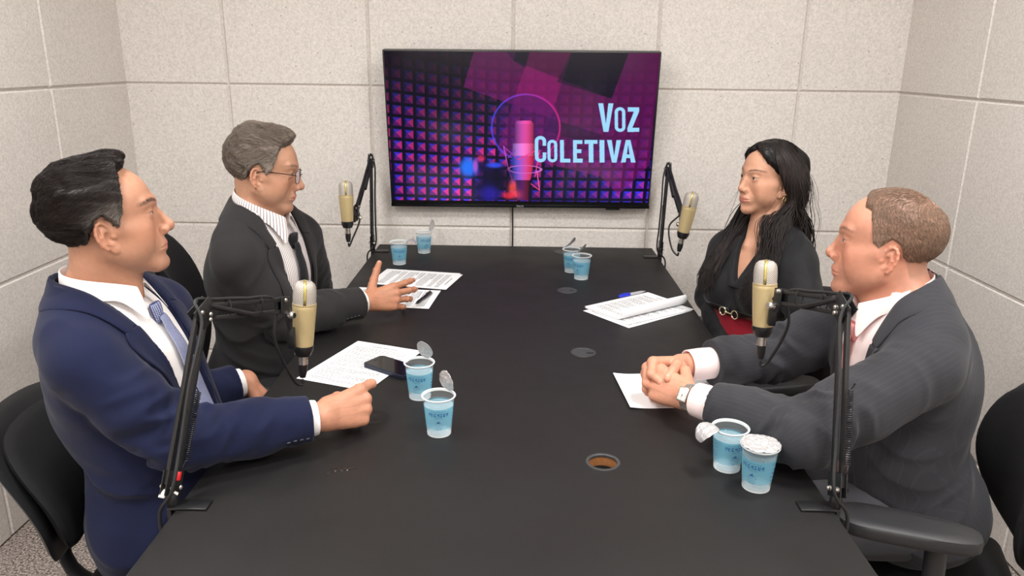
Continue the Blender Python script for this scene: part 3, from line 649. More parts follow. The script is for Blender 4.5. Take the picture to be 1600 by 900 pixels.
def make_cup(label, x, y, rot, lid):
    t = thing('water_cup', label, 'cup', (x, y, ZT), 0, 'sealed water cups')
    m, n = CUPIMG.shape[:2]; v = np.linspace(0, 1, m); a = np.arange(n)/n*2*PI+rot-PI; z = .004+v*(CUP_H-.006); r = cup_r(z)
    V = np.stack([r[:, None]*np.cos(a), r[:, None]*np.sin(a), np.repeat(z[:, None], n, 1)], -1).reshape(-1, 3)
    i = np.arange(m*n).reshape(m, n); j = np.roll(i, -1, 1); Q = np.stack([i[:-1], j[:-1], j[1:], i[1:]], -1).reshape(-1, 4)
    quad_mesh('cup_wall', V, Q, M_CUP, t, colors=CUPIMG.reshape(-1, 4))
    R = cup_r(CUP_H)
    MB().lathe([(R-.001, CUP_H-.005), (R+.0006, CUP_H-.003), (R+.0028, CUP_H-.002), (R+.0032, CUP_H-.0005), (R+.0022, CUP_H+.0006), (R-.0003, CUP_H), (R-.001, CUP_H-.005)], 44).build('cup_rim', M_RIMC, t)
    MB().lathe([(.0001, .0022), (.020, .0015), (.0235, .0), (.0262, .001), (.0266, .005), (.0262, .0055)], 44).build('cup_base', M_BASE, t)
    wz = CUP_H*(.74 if lid[0] != 'sealed' else .86)
    MB().lathe([(.0001, .0065), (cup_r(.007)-.0015, .007), (cup_r(wz)-.0013, wz+.001), (cup_r(wz)-.003, wz), (.0001, wz)], 36).build('water', M_WAT, t)
    # foil: a disc whose far part is bent about a chord (hinge) beside the rim
    kind, ang, fold, curl = lid[:4]; rad = R+.0032
    rad *= 1 if kind == 'sealed' else lid[4] if len(lid) > 4 else .66; nr, na = 14, 48; P = []
    for q in range(nr+1):
        for k in range(na): P.append((rad*q/nr*math.cos(2*PI*k/na), rad*q/nr*math.sin(2*PI*k/na), 0))
    P = np.array(P); nz = vnoise(P*170+x*97)*.0016+vnoise(P*420+y*31)*.0007
    if kind == 'sealed': P[:, 2] = .0008+abs(nz)*2.4; 
    else:                                          # peeled: laid out beyond the hinge edge, then bent
        s = P[:, 0]+rad; arc = np.clip(s, 0, None); th = fold+curl*arc/(2*rad)     # s = 0 at the hinge
        ss = np.linspace(0, 2*rad, 60); tt = fold+curl*ss/(2*rad); xs = np.concatenate([[0], np.cumsum(np.cos(tt[:-1])*np.diff(ss))]); zs_ = np.concatenate([[0], np.cumsum(np.sin(tt[:-1])*np.diff(ss))])
        X_ = np.interp(s, ss, xs); Z_ = np.interp(s, ss, zs_); n_ = nz*.8
        P = np.stack([R*.86+X_-n_*np.sin(th), P[:, 1]*(1-.22*np.clip(s/(2*rad), 0, 1)), .001+Z_+n_*np.cos(th)], 1)
        c_, s_ = math.cos(ang), math.sin(ang); P = np.stack([P[:, 0]*c_-P[:, 1]*s_, P[:, 0]*s_+P[:, 1]*c_, P[:, 2]], 1)
    P[:, 2] += CUP_H+.0006
    F = [(q*na+k, q*na+(k+1) % na, (q+1)*na+(k+1) % na, (q+1)*na+k) for q in range(nr) for k in range(na)]
    o = link_mesh('foil_lid', P, F, M_FOIL, t); md = o.modifiers.new('s', 'SOLIDIFY'); md.thickness = .0003
    return t
D = math.radians
make_cup('opened water cup standing alone in front, its foil flap raised at the right', -.155, 1.535, D(4), ('open', D(48), D(112), D(-25)))
make_cup('opened water cup next to the black smartphone, foil flap at its right', -.221, 1.722, D(-8), ('open', D(62), D(100), D(20)))
make_cup('opened water cup nearest the far papers, foil bent down at its right', -.464, 2.985, D(12), ('open', D(-8), D(40), D(-105), .7))
make_cup('opened water cup closest to the wall at the far left, foil standing up', -.388, 3.178, D(25), ('open', D(35), D(45), D(60)))
make_cup('opened water cup behind its twin by the far table hole, foil folded left', .222, 2.903, D(-30), ('open', D(150), D(150), D(-40), .8))
make_cup('opened water cup in front of its twin near the right hand papers', .253, 2.805, D(-35), ('open', D(150), D(150), D(-30), .8))
make_cup('opened water cup by the grey sleeve with its foil hanging over the left rim', .446, 1.404, D(12), ('open', D(195), D(25), D(-120), .75))
make_cup('still sealed water cup with crinkled silver foil on top, nearest the right', .484, 1.331, D(-38), ('sealed', 0, 0, 0))

# ================================================================ papers, pens, phone
def page_image(seed, W=150, H=212, title=True, blocks=None, empty_=False):
    r = np.random.default_rng(seed); img = np.ones((H, W, 3))*np.array([.925, .925, .93])
    if empty_: return img
    y = 16
    if title: img[y:y+3, 45:108] = np.where(r.random((3, 63, 1)) < .7, .25, .9); y += 12
    while y < H-18:
        nl = int(r.integers(3, 7))
        if r.random() < .5: img[y:y+2, 16:16+int(r.integers(20, 60))] *= .45; y += 4
        for k in range(nl):
            if y > H-16: break
            x1 = W-14 if k < nl-1 else int(r.integers(40, W-20)); x = 15
            while x < x1:
                w = int(r.integers(3, 9)); img[y:y+2, x:min(x+w, x1)] = .40+.12*r.random(); x += w+2
            y += 4
        y += 4
    return img
M_PAP = attr_mat('office_paper', .85, .2)
_n = M_PAP.node_tree.nodes; _l = M_PAP.node_tree.links; _g = _n.new('ShaderNodeNewGeometry'); _m = _n.new('ShaderNodeMix'); _m.data_type = 'RGBA'; _m.inputs['B'].default_value = (.83, .83, .84, 1)   # the back of a page is blank
_l.new(_g.outputs['Backfacing'], _m.inputs['Factor']); _l.new(next(k for k in _n if k.type == 'ATTRIBUTE').outputs['Color'], _m.inputs['A']); _l.new(_m.outputs['Result'], _n['Principled BSDF'].inputs['Base Color'])
def sheet(label, c, ang, z, seed, shape=None, W=.21, H=.297, group='printed sheets on the table', **k):
    """ang: direction of the page's right hand edge (its x axis) in the table plane"""
    t = img_mesh('paper_sheet', page_image(seed, **k), W, H, M_PAP, None); me = t.data
    co = np.zeros(len(me.vertices)*3); me.vertices.foreach_get('co', co); co = co.reshape(-1, 3)
    if shape is not None: co = shape(co)
    co[:, 2] += .0006*vnoise(co*14+seed)**2
    me.vertices.foreach_set('co', co.ravel()); me.update(); t.location = (c[0], c[1], ZT+z); t.rotation_euler = (0, 0, ang)
    me.polygons.foreach_set('use_smooth', np.ones(len(me.polygons), bool))
    return tag(t, label, 'paper', group)
sheet('single printed sheet lying under the black smartphone', (-.403, 1.925), math.atan2(-.07, .19), .0006, 3)
sheet('printed top sheet above the open hand of the man with eyeglasses', (-.365, 2.762), math.atan2(-.062, .28)-PI/2, .0016, 5)
sheet('printed sheet peeking out just under the far left document', (-.372, 2.775), math.atan2(-.05, .28)-PI/2, .0006, 6, title=False)
sheet('small printed sheet under the black pen and the open hand', (-.417, 2.522), math.atan2(-.026, .29)-PI/2, .0026, 7, title=False)
rA = math.atan2(.174, .238)
def curl(w0, rad):     # lifts and rolls the long edge x > w0 of the page back over itself
    def f(co):
        x = co[:, 0].copy(); s = np.clip(x-w0, 0, None); th = s/rad
        co[:, 0] = np.where(x > w0, w0+rad*np.sin(th), x); co[:, 2] = np.where(x > w0, rad*(1-np.cos(th)), co[:, 2]); return co
    return f
def wave(a, w): 
    def f(co): co[:, 2] += a*np.clip(co[:, 0]/.105+w, 0, 2)**2; return co
    return f
def comb(*fs):
    def f(co):
        for g in fs: co = g(co)
        return co
    return f
ctr = A(.42, 2.452)
sheet('bottom sheet of the right hand stack, its near corner flat on the table', tuple(ctr+A(-.008, -.03)), rA-PI/2+.03, .0006, 11, group='right hand paper stack', title=False)
sheet('middle sheet of the right hand stack, poking out at both ends', tuple(ctr+A(.0, -.012)), rA-PI/2-.03, .0022, 12, wave(.0012, 0), group='right hand paper stack', title=False)
sheet('printed top sheet of the right hand stack with its near edge curled up', tuple(ctr+A(.0, .0)), rA-PI/2, .0046, 13, curl(.055, .021), group='right hand paper stack')
sheet('blank sheet under the clasped hands of the man in grey', (.425, 1.789), D(4.7)-PI/2, .0006, 14, lambda co: (co.__setitem__((slice(None), 2), co[:, 2]+.004*np.clip((-co[:, 1]-.10)/.048, 0, 1)**2), co)[1], empty_=True)
ph = thing('smartphone', 'black smartphone with dark blue edge lying on the near printed sheet', 'phone', (-.316, 1.893, ZT+.0016), math.atan2(-.1, .144))
M_PHB = plain('phone_blue_edge', srgb(38, 44, 62), .35, metal=.4); M_PHS = plain('phone_glass', srgb(9, 9, 11), .06)
def rrect(w, h, r, n=8):
    out = []
    for (cx, cy), a0 in (((w-r, h-r), 0), ((-w+r, h-r), 90), ((-w+r, -h+r), 180), ((w-r, -h+r), 270)):
        for k in range(n+1): a = math.radians(a0+90*k/n); out.append((cx+r*math.cos(a), cy+r*math.sin(a)))
    return out
MB().prism(rrect(.0755, .0375, .012), 0, .0095).build('phone_case', M_PHB, ph, sharp=40)
MB().prism(rrect(.0725, .0345, .0095), .0093, .0099).build('phone_screen', M_PHS, ph, smooth=False)
MB().prism(rrect(.007, .0022, .0022, 4), .0098, .0101, M=frame((-.062, 0, 0), x=(0, 1, 0), y=(-1, 0, 0))).build('camera_cutout', plain('cutout_black', (.001, .001, .001), .3), ph, smooth=False)
def pen(label, p, q, z, mb, mc, cap, r=.0045):
    p = A(*p, ZT+z+r); q = A(*q, ZT+z+r); t = thing('pen', label, 'pen', tuple(p)); M = frame((0, 0, 0), z=q-p, x=(0, 0, 1)); Lp = np.linalg.norm(q-p)
    MB().lathe([(.0005, 0), (.0012, .003), (.0026, .012), (r*.9, .02), (r, .03), (r, Lp*.62)], 14, M=M, cap=True).build('barrel', mb, t)
    MB().lathe([(r*1.15, Lp*.6), (r*1.15, Lp-.004), (r*.8, Lp)], 14, M=M, cap=True).build('pen_cap' if cap else 'grip', mc, t)
    MB().box((r*1.5, 0, Lp*.82), (.0008, .0018, Lp*.14), .0005, M=M).build('clip', mc, t); return t
M_PB = plain('pen_black', srgb(18, 18, 20), .3); M_PBL = plain('pen_blue', srgb(36, 52, 190), .3); M_PCL = clear_mat('pen_clear', srgb(200, 200, 205), .45)
pen('black pen on the small sheet beside the open hand', (-.327, 2.435), (-.290, 2.568), .0034, M_PB, M_PB, True, .0055)
pen('clear ballpoint pen with a blue cap on the right hand paper stack', (.468, 2.618), (.365, 2.548), .0056, M_PCL, M_PBL, True, .0048)
# ================================================================ people: anatomy as signed distances
def tmat(o, yaw, lean=0., roll=0.):
    """frame whose +y looks along yaw (degrees from +X), leaning forward by lean degrees; columns right, forward, up"""
    a = math.radians(yaw); fw = A(math.cos(a), math.sin(a), 0); rt = A(math.sin(a), -math.cos(a), 0); up = A(0, 0, 1)
    b = math.radians(lean); up2 = up*math.cos(b)+fw*math.sin(b); fw2 = fw*math.cos(b)-up*math.sin(b)
    c = math.radians(roll); r3 = rt*math.cos(c)-up2*math.sin(c); u3 = up2*math.cos(c)+rt*math.sin(c)
    M = np.eye(4); M[:3, 0] = r3; M[:3, 1] = fw2; M[:3, 2] = u3; M[:3, 3] = o; return M
def loc(M, p): return ((p-M[:3, 3].astype(p.dtype))@M[:3, :3].astype(p.dtype))
def wld(M, q): return np.asarray(q, float)@M[:3, :3].T+M[:3, 3]
def mir(q):
    s = q.copy(); s[..., 0] = np.abs(s[..., 0]); return s

def ear_sdf(s, H):
    e = H.get('ear', 1.0); c = A(.0725*H.get('wide', 1), -.010, -.020); a = math.radians(-14); o = math.radians(24)
    v = A(0, math.sin(a), math.cos(a)); u = A(-math.sin(o), math.cos(o)*math.cos(a), -math.cos(o)*math.sin(a)); w = np.cross(u, v)
    w = w if w[0] > 0 else -w; R = np.stack([u, v, w], 1)
    q = ((s-c.astype(s.dtype))@R.astype(s.dtype))/e
    d = s_ell(q, (-.001, .002, .001), (.0155, .029, .0055))
    t = np.linspace(-.35, 4.1, 11); hx = [(.0155*math.cos(k)-.001, .0285*math.sin(k)+.003, .0045+.002*math.sin(k*.7)) for k in t]
    rim = s_chain(q, hx, np.linspace(.003, .0036, 11), .002)
    con = s_ell(q, (.0035, -.003, .0065), (.0085, .0125, .0065)); d = smax(d, -con, .003)
    fos = s_cap(q, (-.006, .018, .006), (-.009, .0, .006), .0032, .0025); d = smax(d, -fos, .003)
    d = smin(d, rim, .003)
    d = smin(d, s_chain(q, [(-.002, .016, .0045), (-.0065, .004, .005), (-.006, -.010, .0045), (.002, -.017, .004)], (.0028, .0034, .003, .003), .002), .003)
    d = smin(d, s_sph(q, (.0125, -.004, .0035), .0045), .005)
    d = smin(d, s_ell(q, (.005, -.0275, .001), (.0085, .0095, .0045)), .006)
    return d*e
def head_sdf(q, H):
    wd = H.get('wide', 1.0); q = q.copy(); q[..., 0] /= wd; lg = H.get('long', 1.); q[..., 2] = np.where(q[..., 2] < -.03, -.03+(q[..., 2]+.03)/lg, q[..., 2]); s = mir(q); fat = H.get('fat', 0.)
    d = s_ell(q, (0, -.014, .036), (.0755, .096, .083))
    d = smin(d, s_ell(q, (0, .022, .028), (.066, .070, .070)), .02)
    d = smin(d, s_ell(q, (0, .028, -.030), (.060+fat*.5, .058, .075)), .022)
    jw = H.get('jaw', 0.); d = smin(d, s_cap(s, (.055+fat+jw, -.004, -.052), (.020+jw, .064, -.099), .015+fat*.4, .015+fat*.3), .026)
    d = smin(d, s_ell(q, (0, .076+H.get('chin', 0), -.100), (.021+jw, .018, .017)), .018)
    d = smin(d, s_cap(s, (.040, .060, -.020), (.060, .015, -.012), .016, .014), .02)
    d = smin(d, s_ell(s, (.043+fat, .032, -.045), (.022, .040, .034)), .02)
    d = smin(d, s_cap(s, (.004, .0865+H.get('brow', 0), .022), (.040, .072, .026), .0105*H.get('ridge', 1), .0095*H.get('ridge', 1)), .014)
    d = smax(d, -s_ell(s, (.0325, .102, .001), (.019, .0185, .0125)), .013)
    nl = H.get('nose', 0.)
    tip = A(0, .1065+nl, -.0335+H.get('tipz', 0))
    d = smin(d, s_chain(q, [(0, .083, .014), (0, .0935+nl*.5, -.006), tip], (.0078, .0082, .0098), .004), .010)
    d = smin(d, s_cap(q, (0, .084, -.012), (0, .089+nl*.6, -.037), .0095, .0110), .008)
    d = smin(d, s_sph(q, tip+A(0, -.001, -.001), .0106), .006)
    d = smin(d, s_ell(s, (.0125, .0955+nl*.6, -.0405), (.0072, .0105, .0078)), .006)
    d = smax(d, -s_ell(s, (.0064, .1005+nl*.8, -.0475), (.0034, .0055, .0035)), .003)
    d = smin(d, s_ell(q, (0, .076, -.066), (.029, .0215, .022)), .014)
    lp = H.get('lip', 0.)
    d = smin(d, s_chain(s, [(0, .0965+lp, -.0640), (.010, .0950+lp, -.0655), (.0245, .0835, -.0690+H.get('smile', 0))], (.0040+lp*.5, .0040, .0024), .003), .0055)
    d = smin(d, s_chain(s, [(0, .0932+lp, -.0748), (.010, .0915+lp, -.0742), (.0235, .0825, -.0702+H.get('smile', 0))], (.0052+lp*.7, .0047, .0024), .003), .0055)
    d = smax(d, -s_chain(s, [(0, .1035+lp, -.0697), (.012, .0995+lp, -.0699), (.0275, .0835, -.0702+H.get('smile', 0))], (.0015, .0013, .0010), .002), .003)
    d = smax(d, -s_cap(q, (-.012, .0985, -.0865), (.012, .0985, -.0865), .004), .010)
    d = smax(d, -s_cap(s, (.0205, .0965, -.043), (.035, .082, -.070), .0022), .008)
    e = A(.0315, .0735, .003); d = smin(d, s_sph(s, e, .0142), .006)
    d = smax(d, -s_ell(s, (.0328, .0890, .0022), (H.get('lidw', .0130), .0088, H.get('lid', .0042))), .0022)
    if H.get('bags'): d = smax(d, -s_cap(s, (.022, .088, -.012), (.042, .077, -.013), .0014), .006)
    for k in (.058, .070): d = smax(d, -s_cap(s, (0, .1015-.12*(k-.05), k), (.035, .086-.12*(k-.05), k+.002), .0009), .006) if H.get('lines') else d
    d = d*min(wd, 1.0) if wd < 1 else d
    s2 = s.copy(); s2[..., 0] *= wd
    return smin(d, ear_sdf(s2, H), .0035)
def head_paint(q, col, H):
    """skin tones of the head in its own frame: lips, ruddy nose, cheeks and ears, beard shadow, brows"""
    q = np.array(q); lg = H.get('long', 1.); q[:, 2] = np.where(q[:, 2] < -.03, -.03+(q[:, 2]+.03)/lg, q[:, 2]); s = mir(q.astype(np.float32)); n = vnoise(q*55)[:, None]*.05+vnoise(q*160)[:, None]*.05
    c = np.tile(np.array(H['skin']), (len(q), 1))*(1+n)
    red = np.array([1.02, .84, .80])
    w = np.exp(-(np.linalg.norm((s-A(.045, .06, -.03))/A(.026, .04, .026), axis=1))**2)+.5*np.exp(-(np.linalg.norm((q-A(0, .108, -.036))/.02, axis=1))**2)
    w += .9*np.clip((s[:, 0]-.074)/.01, 0, 1)*(q[:, 1] < .02); w = np.clip(w*H.get('ruddy', .6), 0, 1)[:, None]; c = c*(1-w)+c*red*w
    sb = H.get('stubble', 0)
    if sb:
        w = np.clip((-.045-q[:, 2])/.02, 0, 1)*np.clip((q[:, 1]+.0)/.03, 0, 1)*np.clip((q[:, 2]+.135)/.02, 0, 1); w = np.maximum(w, np.clip((.02-abs(q[:, 0]))/.01, 0, 1)*np.clip((q[:, 1]-.085)/.01, 0, 1)*np.clip((-.046-q[:, 2])/.006, 0, 1)*np.clip((q[:, 2]+.064)/.004, 0, 1))
        w = (w*sb*(.8+.4*vnoise(q*420)))[:, None]; c = c*(1-w)+np.array([.16, .13, .12])*w
    lip = np.minimum(np.linalg.norm((s-A(.008, .096, -.0648))/A(.017, .012, .0048), axis=1), np.linalg.norm((s-A(.006, .094, -.0752))/A(.017, .013, .0062), axis=1))
    w = np.clip((1.15-lip)/.3, 0, 1)[:, None]*H.get('lipw', .6); c = c*(1-w)+np.array(H['lipc'])*w
    bz = .0235+.007*np.sin(np.clip((s[:, 0]-.012)/.042, 0, 1)*2.5); w = np.exp(-((q[:, 2]-bz)/H.get('browt', .0034))**4)*np.clip((s[:, 0]-.010)/.006, 0, 1)*np.clip((.060-s[:, 0])/.010, 0, 1)*(q[:, 1] > .035)
    w = (np.clip(w, 0, 1)*H.get('browk', .75)*(.75+.5*vnoise(q*500)))[:, None]; w = np.clip(w, 0, 1); c = c*(1-w)+np.array(H['browc'])*w
    lash = np.exp(-((q[:, 2]-.0066)/.0016)**2)*np.exp(-((s[:, 0]-.033)/.014)**4)*(q[:, 1] > .07); w = np.clip(lash*.8, 0, 1)[:, None]; c = c*(1-w)+np.array([.03, .02, .02])*w
    return np.clip(c, 0, 1)
def torso_sdf(q, T, off=0.):
    k = T.get('k', 1.0); w = T.get('w', 1.0); b = T.get('belly', 0.); z = lambda v: v*k
    s = mir(q); sh = T.get('sh', .145)
    d = s_ell(q, (0, -.01, z(.10)), (.170*w, .125+b*.3, .125))
    d = smin(d, s_ell(q, (0, .012+b*.5, z(.24)), (.152*w, .112+b*.5, .16)), .06)
    d = smin(d, s_ell(q, (0, .004, z(.41)), (.163*w, .112, .155)), .06)
    if T.get('hump'): d = smin(d, s_ell(q, (0, -.045, z(.42)), (.13*w, .085+T['hump'], .16)), .06)
    if T.get('bust'): d = smin(d, s_ell(s, (.072, .085, z(.395)), (.062, .058, .062)), .045)
    d = smin(d, s_cap(s, (0, -.014, z(.520)), (sh, .012, z(.508)), .066, .050), .05)
    d = smin(d, s_cap(s, (sh*.8, -.02, z(.545)), (.02, -.032, z(.615)), .042, .046), .045)
    return d-off
def hand_prims(W, yv, zv, side, curl, spread=(6, 1, -4, -10), thumb=(25, 20, 25, 15), size=1., sink=0.):
    """round cones of a hand: W wrist, yv towards the knuckles, zv out of the back of the hand, side 'R' or 'L';
    curl: (mcp, pip, dip) degrees for index, middle, ring, little; thumb: (abduct, oppose, mcp, ip)"""
    y = unit(yv); z = unit(np.asarray(zv)-y*(np.asarray(zv)@y)); t = np.cross(y, z)*(-1 if side == 'R' else 1)
    Wd = lambda a, b, c: W+size*(t*a+y*b+z*c)
    mcp = [(.027, .089, .001), (.0065, .094, .003), (-.0135, .089, .002), (-.0315, .079, -.002)]; base = [(.015, .012, 0), (.005, .010, .002), (-.006, .010, .002), (-.015, .012, 0)]
    Ls = [(.045, .027, .021), (.050, .031, .022), (.046, .029, .022), (.036, .021, .019)]; rad = [(.0108, .0094, .0084, .0070), (.0110, .0096, .0085, .0071), (.0104, .0090, .0080, .0068), (.0092, .0080, .0072, .0062)]
    palm = []; fing = []; nails = []
    for i in range(4):
        palm.append((Wd(*base[i]), Wd(*mcp[i]), .0150*size, .0125*size))
        p = Wd(*mcp[i]); sp = math.radians(spread[i]); d0 = t*math.sin(sp)+y*math.cos(sp); th = 0; ch = [p]
        for j in range(3):
            th += math.radians(curl[i][j]); d = d0*math.cos(th)-z*math.sin(th); p = p+d*Ls[i][j]*size; ch.append(p)
        fing.append((ch, [r*size for r in rad[i]])); nails.append((ch[3]+(z*math.cos(th)+d0*math.sin(th))*rad[i][3]*size*.75-d*.002*size, d))
    palm.append((Wd(-.018, .02, -.008), Wd(-.027, .062, -.008), .0135*size, .0125*size)); palm.append((Wd(.0, .03, -.006), Wd(.0, .075, -.008), .014*size, .013*size))
    ab, op, m_, ip = [math.radians(v) for v in thumb]
    c0 = Wd(.019, .018, -.008); d0 = unit(t*math.sin(ab)+y*math.cos(ab)-z*math.sin(op)); ch = [c0, c0+d0*.047*size]
    bd = unit(-t*math.cos(op)-z*math.sin(op)*.6+y*.2); a_ = 0; 
    for L_, an in ((.033, m_), (.028, ip)):
        a_ += an; d = unit(d0*math.cos(a_)+bd*math.sin(a_)); ch.append(ch[-1]+d*L_*size)
    fing.append((ch, [.0165*size, .0118*size, .0104*size, .0082*size])); nails.append((ch[3]+unit(t*.5+z*.6-y*.1)*.0066*size, d))
    return dict(palm=palm, fing=fing, nails=nails, y=y, z=z, t=t, W=W, size=size)
def hand_sdf(p, h, fore):
    d = None
    for a, b, ra, rb in h['palm']:
        e = s_cap(p, a, b, ra, rb); d = e if d is None else smin(d, e, .012)
    d = smin(d, s_cap(p, fore[0], h['W']-h['y']*.004, fore[1], .0265*h['size']), .018)
    # flatten the wrist
    fs = None
    for ch, r in h['fing']:
        e = s_chain(p, ch, r, .0035); 
        for j in (1, 2): e = smin(e, s_sph(p, ch[j], r[j]*1.07), .003)
        fs = e if fs is None else np.minimum(fs, e)
    return smin(d, fs, .0065)
def hand_paint(V, h, skin, ruddy=.5):
    c = np.tile(np.array(skin), (len(V), 1))*(1+vnoise(V*60)[:, None]*.06+vnoise(V*200)[:, None]*.05); red = np.array([1.03, .80, .76]); w = np.zeros(len(V))
    for ch, r in h['fing']:
        for j in (0, 1, 2, 3): w = np.maximum(w, (.8 if j else .5)*np.exp(-(np.linalg.norm(V-ch[j], axis=1)/(r[j]*1.25))**2))
    w = (w*ruddy)[:, None]; c = c*(1-w)+c*red*w
    for n, d in h['nails']:
        w = (np.linalg.norm(V-n, axis=1) < .0052*h['size']).astype(float)[:, None]*.55; c = c*(1-w)+np.array(srgb(226, 176, 160))*w
    # tendons and veins on the back
    q = (V-h['W']); yy = q@h['y']; tt = q@h['t']; w = np.clip(np.sin(tt*330+yy*14+vnoise(V*45)*1.5)-.82, 0, .18)*1.2*((q@h['z']) > 0)*(yy > .0)*(yy < .09); return np.clip(c*(1-w[:, None]*.5), 0, 1)

def join_pieces(name, pieces, m, parent, colors=True):
    V = []; Q = []; C_ = []; b = 0
    for v, q, c in pieces: V.append(v); Q.append(q+b); C_.append(c); b += len(v)
    return quad_mesh(name, np.concatenate(V), np.concatenate(Q), m, parent, colors=np.concatenate(C_) if colors else None)
def strip(name, rows, m, parent, thick=.0022, uvs=(1, 1), sub=1, off=0):
    """a cloth strip from a grid of points rows[i][j]"""
    R_ = np.asarray(rows, float); n, k = R_.shape[:2]; i = np.arange(n*k).reshape(n, k)
    Q = np.stack([i[:-1, :-1], i[:-1, 1:], i[1:, 1:], i[1:, :-1]], -1).reshape(-1, 4)
    uv = np.stack(np.meshgrid(np.linspace(0, uvs[0], n), np.linspace(0, uvs[1], k), indexing='ij'), -1).reshape(-1, 2)
    o = quad_mesh(name, R_.reshape(-1, 3), Q, m, parent, uv=uv); md = o.modifiers.new('t', 'SOLIDIFY'); md.thickness = thick; md.offset = off
    if sub: o.modifiers.new('s', 'SUBSURF').levels = sub; o.modifiers['s'].render_levels = sub
    return o

# ---------------------------------------------------------------- materials for skin, hair and cloth
M_SKIN = attr_mat('skin', .47, .38, sss=.16, bump=(380, .22))
M_HAIR = attr_mat('hair_fibre', .48, .30)
M_EYE = attr_mat('eye_surface', .08, .6)
def cloth(name, col, scale=900, bump=.25, var=.10, rough=.85, stripe=None, sheen=.08):
    """woven cloth: fine two-way weave, soft mottling, optional thread stripe (direction from object space)"""
    m, N, L, b = mat(name); setp(b, Roughness=rough); b.inputs['Specular IOR Level'].default_value = .22; b.inputs['Sheen Weight'].default_value = sheen; b.inputs['Sheen Roughness'].default_value = .5
    tc = N.new('ShaderNodeTexCoord'); n = N.new('ShaderNodeTexNoise'); n.inputs['Scale'].default_value = scale; n.inputs['Detail'].default_value = 2
    mp = N.new('ShaderNodeMapping'); mp.inputs['Scale'].default_value = (1, 1, .22); L.new(tc.outputs['Object'], mp.inputs['Vector']); L.new(mp.outputs[0], n.inputs['Vector'])
    n2 = N.new('ShaderNodeTexNoise'); n2.inputs['Scale'].default_value = 9; n2.inputs['Detail'].default_value = 4; L.new(tc.outputs['Object'], n2.inputs['Vector'])
    ad = N.new('ShaderNodeMath'); ad.operation = 'MULTIPLY_ADD'; ad.inputs[1].default_value = .65; L.new(n.outputs['Fac'], ad.inputs[0]); md = N.new('ShaderNodeMath'); md.operation = 'MULTIPLY'; md.inputs[1].default_value = .35; L.new(n2.outputs['Fac'], md.inputs[0]); L.new(md.outputs[0], ad.inputs[2])
    mx = N.new('ShaderNodeMix'); mx.data_type = 'RGBA'; mx.inputs['A'].default_value = (*[c*(1-var*2) for c in col], 1); mx.inputs['B'].default_value = (*[min(1, c*(1+var*2)) for c in col], 1); L.new(ad.outputs[0], mx.inputs['Factor'])
    out = mx.outputs['Result']
    if stripe:                                      # (rgb, scale, threshold)
        uvn = N.new('ShaderNodeUVMap') if stripe[3] == 'uv' else None
        w = N.new('ShaderNodeTexWave'); w.inputs['Scale'].default_value = stripe[1]; w.bands_direction = stripe[4]; L.new((uvn or tc).outputs['UV' if uvn else 'Object'], w.inputs['Vector'])
        if stripe[3] == 'obj': w.inputs['Distortion'].default_value = .0
        gt = N.new('ShaderNodeMapRange'); gt.inputs['From Min'].default_value = stripe[2]; gt.inputs['From Max'].default_value = min(1, stripe[2]+.12); L.new(w.outputs['Fac'], gt.inputs['Value'])
        f = gt.outputs[0]
        if len(stripe) > 5:
            w2 = N.new('ShaderNodeTexWave'); w2.inputs['Scale'].default_value = stripe[5]; w2.bands_direction = 'Y' if stripe[4] == 'X' else 'X'; L.new((uvn or tc).outputs['UV' if uvn else 'Object'], w2.inputs['Vector'])
            ml = N.new('ShaderNodeMath'); ml.operation = 'MULTIPLY'; L.new(f, ml.inputs[0]); L.new(w2.outputs['Fac'], ml.inputs[1]); f = ml.outputs[0]
        m2 = N.new('ShaderNodeMix'); m2.data_type = 'RGBA'; L.new(f, m2.inputs['Factor']); L.new(out, m2.inputs['A']); m2.inputs['B'].default_value = (*stripe[0], 1); out = m2.outputs['Result']
    L.new(out, b.inputs['Base Color'])
    bp = N.new('ShaderNodeBump'); bp.inputs['Strength'].default_value = bump; bp.inputs['Distance'].default_value = .001; L.new(n.outputs['Fac'], bp.inputs['Height']); L.new(bp.outputs['Normal'], b.inputs['Normal'])
    return m

# ---------------------------------------------------------------- hair
def hair_field(q, Hr):
    """hair thickness over the head by direction (head frame); below zero = bare skin"""
    v = q-np.array([0, -.012, .03], q.dtype); r = np.linalg.norm(v, axis=1)+1e-9
    az = np.degrees(np.arctan2(np.abs(v[:, 0]), v[:, 1])); el = np.degrees(np.arcsin(np.clip(v[:, 2]/r, -1, 1)))
    hl = np.interp(az, Hr['az'], Hr['line'])+3*vnoise(q*70)
    top = np.clip((el-15)/45, 0, 1); top = top*top*(3-2*top)
    T = Hr['side']*(1-top)+Hr['top']*top
    back = np.clip((az-100)/50, 0, 1); T = T+back*(1-top)*Hr.get('back', 0)
    T = T+Hr.get('quiff', 0)*np.exp(-(az/42)**2)*np.exp(-((el-Hr.get('qel', 52))/20)**2)
    side = np.exp(-((el+38)/16)**2)*back; T = T*(1-.6*side)
    a = np.clip((el-hl)/Hr.get('soft', 8), -1.2, 1); a2 = np.clip(a, 0, 1); 
    return (T+.004)*(a2*a2*(3-2*a2))-.004+np.minimum(a, 0)*.006, az, el
